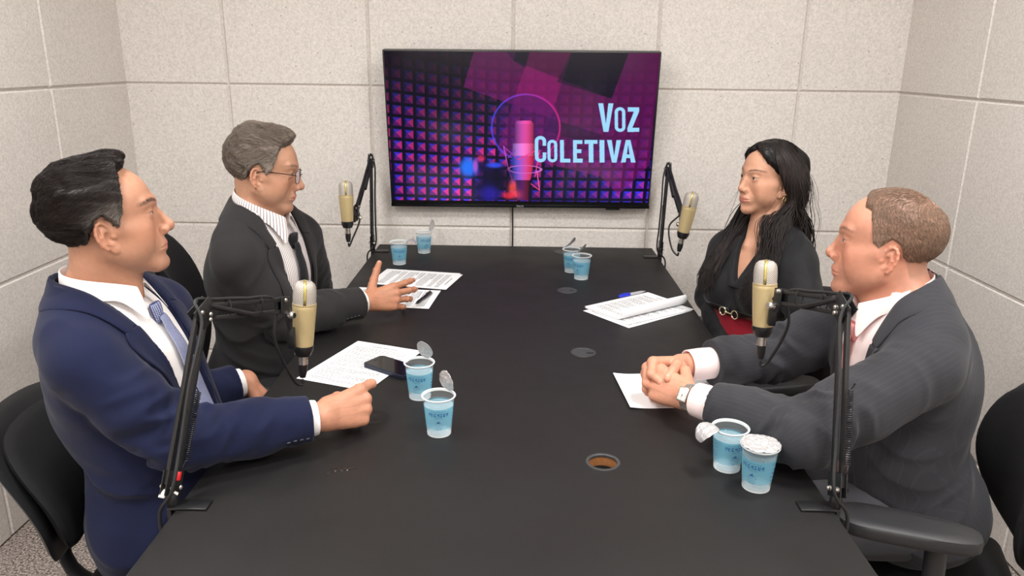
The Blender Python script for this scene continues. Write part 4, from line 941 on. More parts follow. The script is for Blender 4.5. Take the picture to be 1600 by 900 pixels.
def make_hair(P, H, Hr, Mh, fhead, parent):
    rng = np.random.default_rng(Hr['seed'])
    def f(p):
        q = loc(Mh, p); T, az, el = hair_field(q, Hr)
        if 'bald' in Hr: bd_ = Hr['dens'](q, az, el); T = np.where(T > -.001, T*bd_-(1-bd_)*.0035, T)
        g = Hr.get('flow', A(0, -1, .0)); u = q@np.asarray(g, q.dtype)
        qq = q-np.outer(u, g).astype(q.dtype)*.78
        T = T+np.where(T > .001, 1, 0)*(vnoise(qq*Hr.get('clump', 75))*Hr.get('amp', .003)+vnoise(qq*170)*Hr.get('amp', .003)*.45)
        return np.minimum(s_ell(q, (0, -.014, .036), (.0755*H.get('wide', 1), .096, .083)), fhead(p)+.0)-T
    c = wld(Mh, A(0, -.01, .04)); V, Q = sdf_mesh(f, c-.155, c+.155, .0026)
    ql = loc(Mh, V.astype(np.float32)); T, az, el = hair_field(ql, Hr); keep = T > -.0015
    Q = Q[keep[Q].all(1)]; used = np.unique(Q); rm = np.full(len(V), -1); rm[used] = np.arange(len(used)); V = V[used]; Q = rm[Q]; ql = ql[used]; T = T[used]; az = az[used]; el = el[used]
    def tone(q, el, az, r):
        gw = np.clip(Hr.get('grey', 0)+Hr.get('greyside', 0)*np.exp(-((el+5)/16)**2)*np.exp(-((az-68)/20)**2), 0, 1)[:, None]; gw = np.clip(gw*(.35+1.3*r[:, None]), 0, 1)
        return np.array(Hr['col'])*(1-gw)+np.array(Hr['gcol'])*gw
    cap_c = tone(ql, el, az, rng.random(len(V))*.5)*(.75+.35*vnoise((ql-np.outer(ql@Hr.get('flow', A(0, -1, 0)), Hr.get('flow', A(0, -1, 0)))*.8)*150)[:, None]**2)
    if 'capmix' in Hr: cap_c = cap_c*(1-Hr['capmix'])+np.array(H['skin'])*Hr['capmix']*.9
    # strands
    n = Hr['n']; g = grad(f, V, .002); area = np.linalg.norm(np.cross(V[Q[:, 1]]-V[Q[:, 0]], V[Q[:, 3]]-V[Q[:, 0]]), axis=1)
    fi = rng.choice(len(Q), n, p=area/area.sum()); w = rng.random((n, 2)); a = V[Q[fi, 0]]+(V[Q[fi, 1]]-V[Q[fi, 0]])*w[:, :1]+(V[Q[fi, 3]]-V[Q[fi, 0]])*w[:, 1:]
    nrm = g[Q[fi, 0]]; q0 = loc(Mh, a.astype(np.float32)); T0, az0, el0 = hair_field(q0, Hr); d = Hr['comb'](q0, az0, el0)@Mh[:3, :3].T
    ok = rng.random(n) < Hr.get('dens', lambda q, az, el: np.ones(len(q)))(q0, az0, el0); a = a[ok]; nrm = nrm[ok]; d = d[ok]; q0 = q0[ok]; T0 = T0[ok]; az0 = az0[ok]; el0 = el0[ok]; n = len(a)
    d = d-nrm*(d*nrm).sum(1)[:, None]; d /= np.linalg.norm(d, axis=1)[:, None]+1e-9; d += rng.normal(0, Hr.get('mess', .18), d.shape)
    Ln = Hr['len'][0]+(Hr['len'][1]-Hr['len'][0])*rng.random(n); Ln = Ln*np.clip(.35+T0/(Hr['top']+1e-6), .35, 1.1)
    m = 6; Ln = Ln*np.clip(.45+T0/.012, .45, 1); pts = [a-nrm*.002]; p = a; sgn = rng.normal(0, .5, (n, 3))
    for k in range(1, m):
        dd = d+sgn*(k/m-.3)*Hr.get('wave', .3); p = p+dd*(Ln/(m-1))[:, None]
        if k < m-1 or True:
            e = f(p.astype(np.float32)); gg = grad(f, p, .002); lift = Hr.get('lift', .0012)*(k/m)*(.3+1.6*rng.random(n)); p = p-np.clip(e-lift, -.006, .02)[:, None]*gg
        pts.append(p)
    pts = np.stack(pts, 1); rr = Hr.get('rad', .0006)*np.array([1, 1, .95, .8, .55, .15])
    Tn = np.gradient(pts, axis=1); Tn /= np.linalg.norm(Tn, axis=2)[..., None]+1e-9; B1 = np.cross(Tn, nrm[:, None, :]); B1 /= np.linalg.norm(B1, axis=2)[..., None]+1e-9; B2 = np.cross(Tn, B1)
    ring = np.stack([pts+rr[None, :, None]*(math.cos(t)*B1+math.sin(t)*B2) for t in (0, 2.094, 4.189)], 2)    # n m 3 xyz
    idx = np.arange(n*m*3).reshape(n, m, 3); nx = np.roll(idx, -1, 2); SQ = np.stack([idx[:, :-1], nx[:, :-1], nx[:, 1:], idx[:, 1:]], -1).reshape(-1, 4)
    sc = tone(q0, el0, az0, rng.random(n))*(.7+.6*rng.random(n))[:, None]; sc = np.repeat(sc, m*3, 0)
    return join_pieces('hair', [(V, Q, np.clip(cap_c, 0, 1)), (ring.reshape(-1, 3), SQ, np.clip(sc, 0, 1))], M_HAIR, parent)
def make_eyes(P, H, Mh, parent, gaze=(0, 0)):
    for s in (-1, 1):
        n = 20; V = []; C_ = []
        c = A(s*.0315*H.get('wide', 1), .0735, .003); gx, gz = math.radians(gaze[0]), math.radians(gaze[1]); gd = A(math.sin(gx)*math.cos(gz), math.cos(gx)*math.cos(gz), math.sin(gz))
        M = frame(c, z=gd, x=(1, 0, 0)); F = []
        for i in range(n+1):
            th = PI*i/n
            for j in range(24):
                a = 2*PI*j/24; r = .0125+(.0007 if th < .45 else 0)*(1-th/.45 if th < .45 else 0)
                V.append((r*math.sin(th)*math.cos(a), r*math.sin(th)*math.sin(a), r*math.cos(th))); 
                C_.append((.008, .006, .006) if th < .24 else H['iris'] if th < .54 else (.50, .44, .41))
        for i in range(n):
            for j in range(24): F.append((i*24+j, i*24+(j+1) % 24, (i+1)*24+(j+1) % 24, (i+1)*24+j))
        V = wld(Mh@M, np.array(V)); link_mesh('eye', V, F, M_EYE, parent, colors=np.array(C_))
# ================================================================ people: assembly
def loc(M, p):
    R_ = M[:3, :3]; return (p-M[:3, 3].astype(p.dtype))@(R_/(R_**2).sum(0)).astype(p.dtype)
def arm_folds(p, S, E, Wr, seed, amp=1.):
    out = np.zeros(len(p), np.float32)
    for a, b, tE, am in ((S, E, 1., .0095), (E, Wr, 0., .0085)):
        ax = unit(b-a); L_ = np.linalg.norm(b-a); u = (p-a.astype(p.dtype))@ax.astype(p.dtype); r = (p-a.astype(p.dtype))-u[:, None]*ax.astype(p.dtype)
        e1 = unit(np.cross(ax, A(.3, .2, 1))); e2 = np.cross(ax, e1); ph = np.arctan2(r@e2.astype(p.dtype), r@e1.astype(p.dtype))
        us = u+.035*np.cos(ph-seed)
        n = vnoise(np.stack([us*30+seed*3, 1.1*np.cos(ph)+seed, 1.1*np.sin(ph)], 1)); n = 1.1-2.6*np.sqrt(n*n+.03)
        n2 = vnoise(np.stack([us*62+seed*5, 1.6*np.cos(ph)+seed*2, 1.6*np.sin(ph)], 1))
        t = u/L_; w = np.exp(-((t-tE)/.30)**2)*1.0+.35; w = w*np.clip((t+.15)/.25, 0, 1)*np.clip((1.15-t)/.25, 0, 1)*np.exp(-np.maximum(np.linalg.norm(r, axis=1)-.11, 0)/.02)
        out += (am*n*w+.0016*n2*w)*amp*.72
    return out
def plane_cut(d, p, o, n): return np.maximum(d, (p-np.asarray(o, p.dtype))@np.asarray(n, p.dtype))
JCOL_IN = [(0, -.082, .642), (.045, -.070, .640), (.072, -.025, .622), (.078, .025, .598), (.076, .060, .565), (.074, .078, .540)]
JCOL_OUT = [(0, -.105, .596), (.062, -.095, .592), (.108, -.035, .572), (.118, .025, .556), (.116, .062, .540), (.108, .080, .526)]
def mirx(P): return [(-x, y, z) for x, y, z in P]
def make_person(P):
    T = tmat(P['o'], *P['torso']); H = P['H']; sz = H.get('size', 1.); Mh = tmat(P['head'], *P['hdir']); Mh[:3, :3] *= sz; k = P['T'].get('k', 1.)
    root = thing('person', P['label'], 'person', (P['o'][0], P['o'][1], 0)); tw = lambda *q: wld(T, A(*q)*A(1, 1, k))
    fem = P.get('fem', False)
    J = {}
    for s, sg in (('R', 1), ('L', -1)):
        a = P['arm'+s]; S = tw(sg*(P['T'].get('sh', .145)+.018), .018, .500); J[s] = (S, A(a['E']), A(a['W']))
    fh = lambda p: head_sdf(loc(Mh, p), H)*sz
    nk = [wld(Mh, A(0, -.028, -.045)), tw(0, -.022, .575)]; nk2 = [wld(Mh, A(0, .012, -.075)), tw(0, .03, .54)]; nr = H.get('neck', .052)
    def fneck(p):
        d = smin(s_cap(p, nk[0], nk[1], nr, nr+.002), s_cap(p, nk2[0], nk2[1], nr*.62, nr*.64), .03)
        for sg in ((-1, 1) if fem else ()): d = smin(d, s_cap(p, wld(Mh, A(sg*.052, -.03, -.05)), tw(sg*.022, .062, .548), .012, .009), .022)
        return d
    ftor = lambda p, o=0.: torso_sdf(loc(T, p), P['T'], o)
    fskin = lambda p: smin(smin(fh(p), fneck(p), .018), ftor(p, -.006), P.get('nb', .016))
    # ---- body: one skin mesh
    c = wld(Mh, A(0, 0, 0)); zb = P.get('chest', .53)
    lo = np.minimum(c-.135*sz, tw(0, 0, zb)-A(.11, .11, 0)); hi = np.maximum(c+.145*sz, tw(0, 0, zb)+A(.11, .11, .02))
    V, Q = sdf_mesh(fskin, lo, hi, P.get('hres', .0021), refine=2)
    ql = loc(Mh, V); col = head_paint(ql, None, H)
    below = np.clip((-.10-ql[:, 2])/.03, 0, 1)[:, None]; base = np.array(P.get('chestcol', H['skin']))*(1+.05*vnoise(V*60)[:, None]); hp = np.linalg.norm(ql-A(0, 0, -.03), axis=1) > .16
    col = np.where(hp[:, None], base, col)
    if 'scalp' in H:                                # skin seen through clipped hair
        Tn, az, el = hair_field(ql.astype(np.float32), P['hair']); w = np.clip((Tn+.001)/.003, 0, 1)*np.exp(-np.maximum(np.linalg.norm(ql-A(0, -.014, .036), axis=1)-.11, 0)/.01)
        w = (w*H['scalp'])*(.4+.6*P['hair'].get('dens', lambda q, a, e: np.ones(len(q)))(ql, az, el)); col = col*(1-w[:, None])+np.array(P['hair']['col'])*w[:, None]
    pieces = [(V, Q, col)]
    def fbody(p):
        d = ftor(p, -.010)
        for s in 'RL': d = smin(d, s_chain(p, J[s], (.046, .038, .027), .02), .03)
        for kn, an in P['legs']:
            d = smin(d, s_chain(p, [P['o']+T[:3, 0]*(.085 if kn is P['legs'][0][0] else -.085)+A(0, 0, .09), A(kn), A(an)], (.072, .05, .04), .02), .03)
        return d
    allp = np.array([J[s][i] for s in 'RL' for i in range(3)]+[A(q) for l in P['legs'] for q in l]+[P['o']-A(.2, .2, .05), P['o']+A(.2, .2, .1), tw(.2, .1, .55), tw(-.2, -.15, .62)])
    V, Q = sdf_mesh(fbody, allp.min(0)-.09, allp.max(0)+.09, .011); pieces.append((V, Q, np.tile(np.array(H['skin']), (len(V), 1))))
    hands = {}
    for s in 'RL':
        a = P['arm'+s]; h = hand_prims(A(a['W']), A(a['y']), A(a['z']), s, a['curl'], a.get('spread', (6, 1, -4, -10)), a.get('thumb', (25, 20, 25, 15)), a.get('size', 1.)); hands[s] = h
        fw = unit(J[s][1]-J[s][2]); fore = (J[s][2]+fw*.09, .033*a.get('size', 1.)); f = lambda p, h=h, fore=fore: hand_sdf(p, h, fore)
        pts = np.array([q for ch, r in h['fing'] for q in ch]+[h['W'], fore[0]])
        V, Q = sdf_mesh(f, pts.min(0)-.04, pts.max(0)+.04, .0017, refine=2); pieces.append((V, Q, hand_paint(V, h, P.get('handcol', H['skin']), H.get('ruddy', .6))))
    join_pieces('body', pieces, M_SKIN, root)
    make_eyes(P, H, Mh, root, P.get('gaze', (0, 0)))
    if 'hair' in P: make_hair(P, H, P['hair'], Mh, fh, root)
    na0, na1 = loc(T, nk[0]), loc(T, nk[1]); tt_ = (.625*k-na1[2])/(na0[2]-na1[2]); NC = na1+(na0-na1)*tt_; NC = A(NC[0], NC[1]+.002, 0)   # where the neck passes the collar
    # ---- upper garment
    G = P['coat']; off = G.get('off', .015); rad = G.get('rad', (.069, .060, .047)); cut = {}
    for s in 'RL': S, E, Wr = J[s]; d = unit(Wr-E); cut[s] = (Wr-d*P['arm'+s].get('back', G.get('cuff', .028)), d)
    vz, vh, vc = np.array(G['v'][0])*k, np.array(G['v'][1]), np.array(G['v'][2])
    neckA, neckB = tw(NC[0]*.6, NC[1]*.7, .575), tw(NC[0]*1.4, NC[1]+.03, .80)
    def fsolid(p, folds=True, cutv=False):
        q = loc(T, p); d = torso_sdf(q, P['T'], off)
        if G.get('skirt'): d = smin(d, s_ell(q, (0, -.005, .06), G['skirt'] if isinstance(G['skirt'], tuple) else (.182*P['T'].get('w', 1), .14, .10)), .05)
        if folds:
            d = d-G.get('tf', 1.)*(.0060*(1-2.2*np.abs(vnoise(np.stack([q[:, 0]*5+G['seed'], q[:, 1]*5, q[:, 2]*13+np.abs(q[:, 0])*16], 1))))+.0045*(1-2.4*np.abs(vnoise(np.stack([q[:, 0]*4+9, q[:, 1]*4, q[:, 2]*24+q[:, 1]*8], 1))))*np.exp(-((q[:, 2]-.17)/.10)**2))
        d = np.maximum(d, G.get('hem', -.045)-q[:, 2])
        if cutv:                                     # the open front, cut out of the trunk only
            hw = np.interp(q[:, 2], vz, vh).astype(np.float32); xc = np.interp(q[:, 2], vz, vc).astype(np.float32)
            ve = np.maximum(np.abs(q[:, 0]-xc)-hw, -q[:, 1]); ve = np.where(q[:, 2] < vz[0], .2, ve) if G.get('closed', True) else ve
            d = smax(d, -ve.astype(np.float32), .004)
        for s, sd in (('R', 1.3), ('L', 2.9)):
            S, E, Wr = J[s]; d1 = unit(Wr-E); e = s_chain(p, [S, S*.45+E*.55+P['arm'+s].get('bow', 0)*A(0, 0, -.01), E, E*.5+Wr*.5, Wr+d1*.03], (rad[0], (rad[0]+rad[1])/2+.003, rad[1], (rad[1]+rad[2])/2+.003, rad[2]), .02)
            if folds: e = e-arm_folds(p, S, E, Wr, sd+G['seed'], G.get('af', 1.))*np.clip((np.float32(.12)-np.abs(e))/.12, 0, 1)
            e = plane_cut(e, p, *cut[s]); d = smin(d, e, G.get('join', .020))
        return d
    def fcoat(p): return smax(fsolid(p, True, True), -s_cap(p, neckA, neckB, G.get('neckr', .080), G.get('neckr', .080)+.035), .006)
    pts = np.array([J[s][i] for s in 'RL' for i in range(3)]+[tw(.24, .2, .62), tw(-.24, -.2, .66), tw(.24, .2, .0), tw(-.24, -.2, -.06), tw(.24, -.2, 0), tw(-.24, .2, 0)])
    V, Q = sdf_mesh(fcoat, pts.min(0)-.085, pts.max(0)+.07, G.get('h', .0046))
    q_ = loc(T, V); uv = np.stack([q_[:, 0]+np.where(q_[:, 1] > 0, 0, .5), q_[:, 2]], 1); dt = torso_sdf(q_.astype(np.float32), P['T'], off)   # cloth runs: torso by its front, sleeves along the arm
    for s in 'RL':
        for a_, b_, rr_ in ((J[s][0], J[s][1], rad[1]), (J[s][1], J[s][2], rad[2])):
            ax = unit(b_-a_); u_ = (V-a_)@ax; r_ = V-a_-u_[:, None]*ax; dd = np.linalg.norm(r_, axis=1)-rr_; e1 = unit(np.cross(ax, A(.3, .2, 1))); m_ = (dd < dt-.004) & (u_ > -.04) & (u_ < np.linalg.norm(b_-a_)+.05)
            uv[m_] = np.stack([np.arctan2(r_@np.cross(ax, e1), r_@e1)*.06, u_], 1)[m_]; dt = np.where(m_, dd, dt)
    coat = quad_mesh(G['name'], V, Q, G['mat'], root, uv=uv); sm_ = coat.modifiers.new('ease', 'SMOOTH'); sm_.factor = .5; sm_.iterations = 1
    fs0 = lambda p: fsolid(p, True)
    for s in 'RL':                                   # inside of the sleeve end and shirt cuff
        S, E, Wr = J[s]; o_, d = cut[s]
        if G.get('shirtcuff'):
            L1 = P['arm'+s].get('show', .016); r0 = rad[2]-.010; M = frame(o_, z=d, x=A(.2, .1, 1))
            w_ = lambda j: r0+.0012*np.sin(j*1.7)
            m = MB().lathe([(r0-.004, -.03), (r0, -.02), (r0+.001, L1*.5), (r0-.0005, L1), (r0-.0025, L1+.0008), (r0-.0045, L1-.004), (r0-.006, L1-.02), (.0268, L1-.024)], 36, M=M); m.build('shirt_cuff', P['shirtmat'], root)
        for j in range(P['arm'+s].get('buttons', 0)):
            bd = unit(P['arm'+s]['bdir']); q = o_-d*(.014+.0125*j)+bd*(rad[2]+.02); q = project(fs0, [q], .0006)[0]; nn = grad(fs0, [q])[0]
            MB().lathe([(.0001, .0012), (.0035, .0014), (.0052, .002), (.0058, .0012), (.0058, -.001)], 16, M=frame(q, z=nn, x=d)).build('cuff_button', P['btnmat'], coat)
    if not fem:
        # ---- shirt, tie, collars, lapels
        band0, band1 = tw(NC[0]*.6, NC[1]*.6+.006, .54), tw(NC[0], NC[1]+.004, .66)
        fsh = lambda p: np.maximum(np.maximum(smin(ftor(p, .006), np.maximum(s_cap(p, band0, band1, nr+.006, nr+.0035), loc(T, p)[:, 2]-(.615*k-.30*np.maximum(loc(T, p)[:, 1]-NC[1]+.02, 0))), .012), -loc(T, p)[:, 1]-.05), loc(T, p)[:, 2]-(.628*k-.35*np.maximum(np.abs(loc(T, p)[:, 0])-.045, 0)-.5*np.maximum(-loc(T, p)[:, 1]-.01, 0)))
        pl, ph_ = tw(-.2, -.1, -.02), tw(.2, .2, .62); bb = np.array([tw(x, y, z_) for x in (-.17, .17) for y in (-.07, .17) for z_ in (.05, .615)])
        V, Q = sdf_mesh(fsh, bb.min(0), bb.max(0), .0055); quad_mesh('shirt', V, Q, P['shirtmat'], root, uv=loc(T, V)[:, [0, 2]])
        na = 30; ang = np.radians(np.linspace(14, 346, na)); cy = NC[1]
        rows = []; yk = loc(T, project(lambda p: ftor(p, .006), [tw(0, .15, .585)], .004))[0][1]
        for a in ang:
            b = abs(math.degrees(a)-180)/166; front = b**3        # 0 at the back, 1 at the collar points
            sx, cy_ = math.sin(a), math.cos(a); r1 = nr+.0075; r2 = r1+.010
            top = A(NC[0]+r1*sx, cy+r1*1.06*cy_, .664-.056*b**1.6+P.get('colz', 0)*(1-b)); zb_ = .612+P.get('colz', 0)*(1-b)-.030*b**1.5-.052*max(0, (b-.8)/.2)**1.2
            sp = max(0, (b-.8)/.2); bot = A(NC[0]+(r2+.004+.004*sp)*sx+math.copysign(.024*sp, sx)*1.0, cy+r2*1.06*cy_+.014*sp, zb_); mid = (top+bot)/2+A(sx, cy_, 0)*.0035
            wf = np.clip((b-.35)/.65, 0, 1)**2.2; F_ = A(0, yk-(cy+r1*1.06*1.0), -.004); top = top+F_*wf*.85; bot = bot+F_*wf; mid = mid+F_*wf*.95; 
            top2 = top+A(sx, cy_, 0)*.0035+A(0, 0, .0015); inn = A(NC[0]+(r1-.004)*sx, cy+(r1-.004)*1.06*cy_, .605-.035*b**1.5)+F_*wf*.85
            rows.append([tw(*q) for q in (inn, top, top2, mid, bot)])
        strip('shirt_collar', rows, P['shirtmat'], root, .0014, sub=2, uvs=(.40, .05))
        fsh2 = lambda p: ftor(p, .006)
        def front(x, z_, o_): return project(fsh2, [tw(x, .15, z_)], o_)[0]
        lean_ = P.get('tiex', lambda z_: 0)
        zz = np.linspace(.560, P.get('tiez', .10), 26); rows = []
        for i, z_ in enumerate(zz):
            hw_ = np.interp(i, [0, 3, 25], [.0145, .0205, .046]); hw_ = hw_*P.get('tiew', 1)
            rows.append([project(fsh2, [tw(lean_(z_)+hw_*u, .15, z_)], .010+.0035*(1-u*u)+(.004 if i < 2 else 0))[0] for u in np.linspace(-1, 1, 7)])
        tie = strip('necktie', rows, P['tiemat'], root, .003, uvs=(1, .16), sub=1)
        kc = front(lean_(.575), .575, .004); M = T.copy(); M[:3, 3] = kc+T[:3, 1]*.006
        m = MB(); rr = []
        for z_, hx, hy in ((.022, .0175, .006), (.018, .0185, .0085), (.006, .0165, .0100), (-.012, .0125, .0095), (-.022, .0105, .007)):
            a = np.linspace(0, 2*PI, 20, endpoint=False); rr.append(np.stack([hx*np.sign(np.cos(a))*np.abs(np.cos(a))**.7, hy*np.sign(np.sin(a))*np.abs(np.sin(a))**.8, np.full(20, z_)], 1))
        Vk = np.concatenate(rr); Fk = [(i*20+j, i*20+(j+1) % 20, (i+1)*20+(j+1) % 20, (i+1)*20+j) for i in range(4) for j in range(20)]+[tuple(range(20))[::-1], tuple(range(80, 100))]
        uvk = np.stack([np.repeat(np.linspace(0, .10, 5), 20), np.tile(np.abs(np.linspace(-.04, .04, 20)), 5)], 1)
        link_mesh('tie_knot', wld(M, Vk), Fk, P['tiemat'], tie, uv=uvk)
        for sg in (1, -1):
            mm = (lambda q: q) if sg == 1 else mirx; xo = lambda z_: float(np.interp(z_*k, vz, vc)); lw = G.get('lapel', 1.)
            sw_ = np.array([1, 1, 1, .8, .4, .1])[:, None]*A(NC[0], NC[1]+.012, .004); ci, co = catmull(np.array(mm(JCOL_IN))+sw_, 22), catmull(np.array(mm(JCOL_OUT))+sw_, 22)
            def lay(ins, outs, nn=7, lift=.0065, roll=.006):
                rws = []
                for a_, b_ in zip(ins, outs):
                    rw = []
                    for t in np.linspace(0, 1, nn): q = tw(*(a_*(1-t)+b_*t)); rw.append((q, .0015+lift*(1-(2*t-1)**4*.55)*(.5+.5*t) if t else .0))
                    rws.append(rw)
                fl = np.array([q for rw in rws for q, _ in rw]); of = np.array([o for rw in rws for _, o in rw]); fl = project(lambda p: fsolid(p, False), fl, of, it=5)
                return fl.reshape(len(rws), nn, 3)
            rc = lay(ci, co)
            # the part round the neck stands free of the shoulders: keep its height
            for i in range(len(ci)):
                w_ = np.clip(1-i/11, 0, 1)
                for j, t in enumerate(np.linspace(0, 1, 7)):
                    raw = tw(*(ci[i]*(1-t)+co[i]*t)); rc[i, j] = rc[i, j]*(1-w_*(1-t)*.85)+raw*w_*(1-t)*.85
            strip('jacket_collar', rc, G['mat'], coat, .003, sub=1)
            zl = np.array([.548, .50, .44, .38, .32, G['v'][0][0]+.02]); hwf = lambda z_: float(np.interp(z_*k, vz, vh))
            li = [(sg*hwf(z_)+xo(z_), .11, z_) for z_ in zl]; lo_ = np.array([.040, .062, .058, .050, .038, .010])*lw
            lo2 = [(sg*(hwf(z_)+w_)+xo(z_), .10 if i > 1 else .085, z_+(-.010 if i == 0 else .004 if i == 1 else 0)) for i, (z_, w_) in enumerate(zip(zl, lo_))]
            strip('lapel', lay(catmull(li, 26), catmull(lo2, 26), 8, .0055), G['mat'], coat, .003, sub=1)
    # ---- trousers and shoes
    def ftr(p):
        q = loc(T, p); d = np.maximum(s_ell(q, (0, -.005, .08), (.168*P['T'].get('w', 1)*P.get('hipw', 1), .135, .115)), q[:, 2]-P.get('waist', .15))
        if fem: d = np.maximum(smin(d, torso_sdf(q, P['T'], .003), .03), q[:, 2]-P['waist'])
        for i, (kn, an) in enumerate(P['legs']):
            hp_ = P['o']+T[:3, 0]*(.088 if i == 0 else -.088)+A(0, 0, .088); an = A(an)
            e = s_chain(p, [hp_, (hp_*.45+A(kn)*.55), A(kn), A(kn)*.4+an*.6, an-A(0, 0, .03)], P.get('legr', (.092, .086, .066, .062, .056)), .02); e = e-.003*(1-2.2*np.abs(vnoise(p*A(14, 14, 14).astype(p.dtype))))
            d = smin(d, np.maximum(e, -(p[:, 2]-an[2]+.0)), .03)
        return d
    pts = np.array([P['o']-A(.21, .21, .03), P['o']+A(.21, .21, .24)]+[A(q) for l in P['legs'] for q in l])
    V, Q = sdf_mesh(ftr, pts.min(0)-.1, pts.max(0)+.1, .0085); quad_mesh('trousers', V, Q, P['trmat'], root)
    for kn, an in P['legs']:
        an = A(an); fd = unit(A(T[0, 1], T[1, 1], 0)); g = A(0, 0, 1)
        def fs(p):
            d = s_cap(p, an-fd*.045+g*(.045-an[2]), an+fd*.13+g*(.034-an[2]), .040, .033); d = smin(d, s_cap(p, an+g*(.06-an[2]), an+g*.03, .042, .045), .02)
            return np.maximum(d, -(p[:, 2]-.006))
        pp = np.array([an-fd*.1, an+fd*.18, an*A(1, 1, 0)]); V, Q = sdf_mesh(fs, pp.min(0)-.06, pp.max(0)+.06, .006); sh = quad_mesh('shoe', V, Q, P['shoemat'], root)
    P['ctx'] = dict(T=T, Mh=Mh, J=J, fcoat=fcoat, fsolid=fsolid, ftor=ftor, fskin=fskin, hands=hands, coat=coat, cut=cut, tw=tw, fh=fh, k=k)
    if 'extra' in P: P['extra'](P, root)
    off_ = Vector(root.location)
    for ch in root.children: ch.location = ch.location-off_
    return root
# ================================================================ the four people
M_BTN = plain('horn_button', srgb(22, 24, 40), .35); M_SHOE = plain('shoe_leather', srgb(20, 18, 17), .3)
SK = lambda r, g, b: np.array(srgb(r, g, b))
def table_legs(o, yaw, z=.50, reach=.43, sp=.10):
    a = math.radians(yaw); fw = A(math.cos(a), math.sin(a), 0); rt = A(math.sin(a), -math.cos(a), 0)
    return [(o*A(1, 1, 0)+fw*reach+rt*sp*s+A(0, 0, z), o*A(1, 1, 0)+fw*(reach+.03)+rt*sp*1.1*s+A(0, 0, .10)) for s in (1, -1)]
RELAX = ((35, 35, 20), (40, 40, 22), (42, 42, 24), (42, 42, 24))
P1 = dict(label='dark-haired man in a navy blue suit and patterned blue tie, seated at the near left',
    o=A(-.742, 1.505, .480), torso=(0, -9), T=dict(w=.98, sh=.145, belly=.01, hump=.015), head=A(-.807, 1.497, 1.222), hdir=(29, -8, 0),
    H=dict(size=.98, long=1.1, skin=SK(184, 134, 108), lipc=SK(176, 98, 88), browc=SK(34, 24, 20), browk=1.05, browt=.0042, ruddy=.5, stubble=.16, iris=SK(70, 45, 30), nose=.004, brow=.002, lines=True, wide=.99, lipw=.5, lip=-.002),
    gaze=(-6, 0), handcol=SK(186, 132, 106),
    armR=dict(E=(-.650, 1.352, .815), W=(-.396, 1.480, .808), size=1.1, y=(.76, .65, .03), z=(.50, -.72, .42), curl=((30, 46, 24), (66, 76, 40), (78, 82, 42), (80, 80, 40)), thumb=(8, 50, 35, 25), buttons=4, bdir=(.3, -.6, -.35), show=.015),
    armL=dict(E=(-.870, 1.700, .715), W=(-.695, 1.855, .722), y=(.5, .3, -.75), z=(.1, .2, 1), curl=RELAX, show=.016),
    coat=dict(name='suit_jacket', mat=cloth('navy_wool', srgb(17, 23, 52), 1100, .2, .12), v=([.06, .16, .27, .38, .48, .55, .64], [.055, .05, .048, .055, .064, .074, .08], [0, 0, 0, 0, 0, 0, 0]), seed=.4, shirtcuff=True, skirt=(.195, .135, .12), af=1.15, cuff=.028),
    shirtmat=cloth('white_cotton', srgb(240, 236, 234), 1500, .1, .02, .8), tiemat=cloth('blue_check_tie', srgb(48, 58, 112), 1500, .1, .05, .6, stripe=(srgb(214, 220, 238), 62, .34, 'uv', 'X', 62)), btnmat=M_BTN,
    trmat=cloth('navy_wool_trousers', srgb(17, 23, 52), 1100, .2, .1), shoemat=M_SHOE)
P1['legs'] = table_legs(P1['o'], 8)
P1['hair'] = dict(seed=1, az=[0, 22, 38, 48, 56, 60, 70, 78, 86, 100, 112, 128, 180], line=[42, 44, 44, 31, 11, -11, -25, -18, -8, -16, -40, -56, -64], side=.010, top=.018, back=.002, quiff=.013, qel=55, soft=10,
    col=SK(32, 24, 21), gcol=SK(150, 140, 132), grey=.0, greyside=.62, n=11000, len=(.020, .046), clump=62, amp=.0042, flow=A(0, -.97, .24), comb=lambda q, az, el: np.stack([np.sign(q[:, 0])*.15, -np.ones(len(q)), np.where(el > 35, .15, -.55)], 1), mess=.13, wave=.45, lift=.0022, rad=.00038)
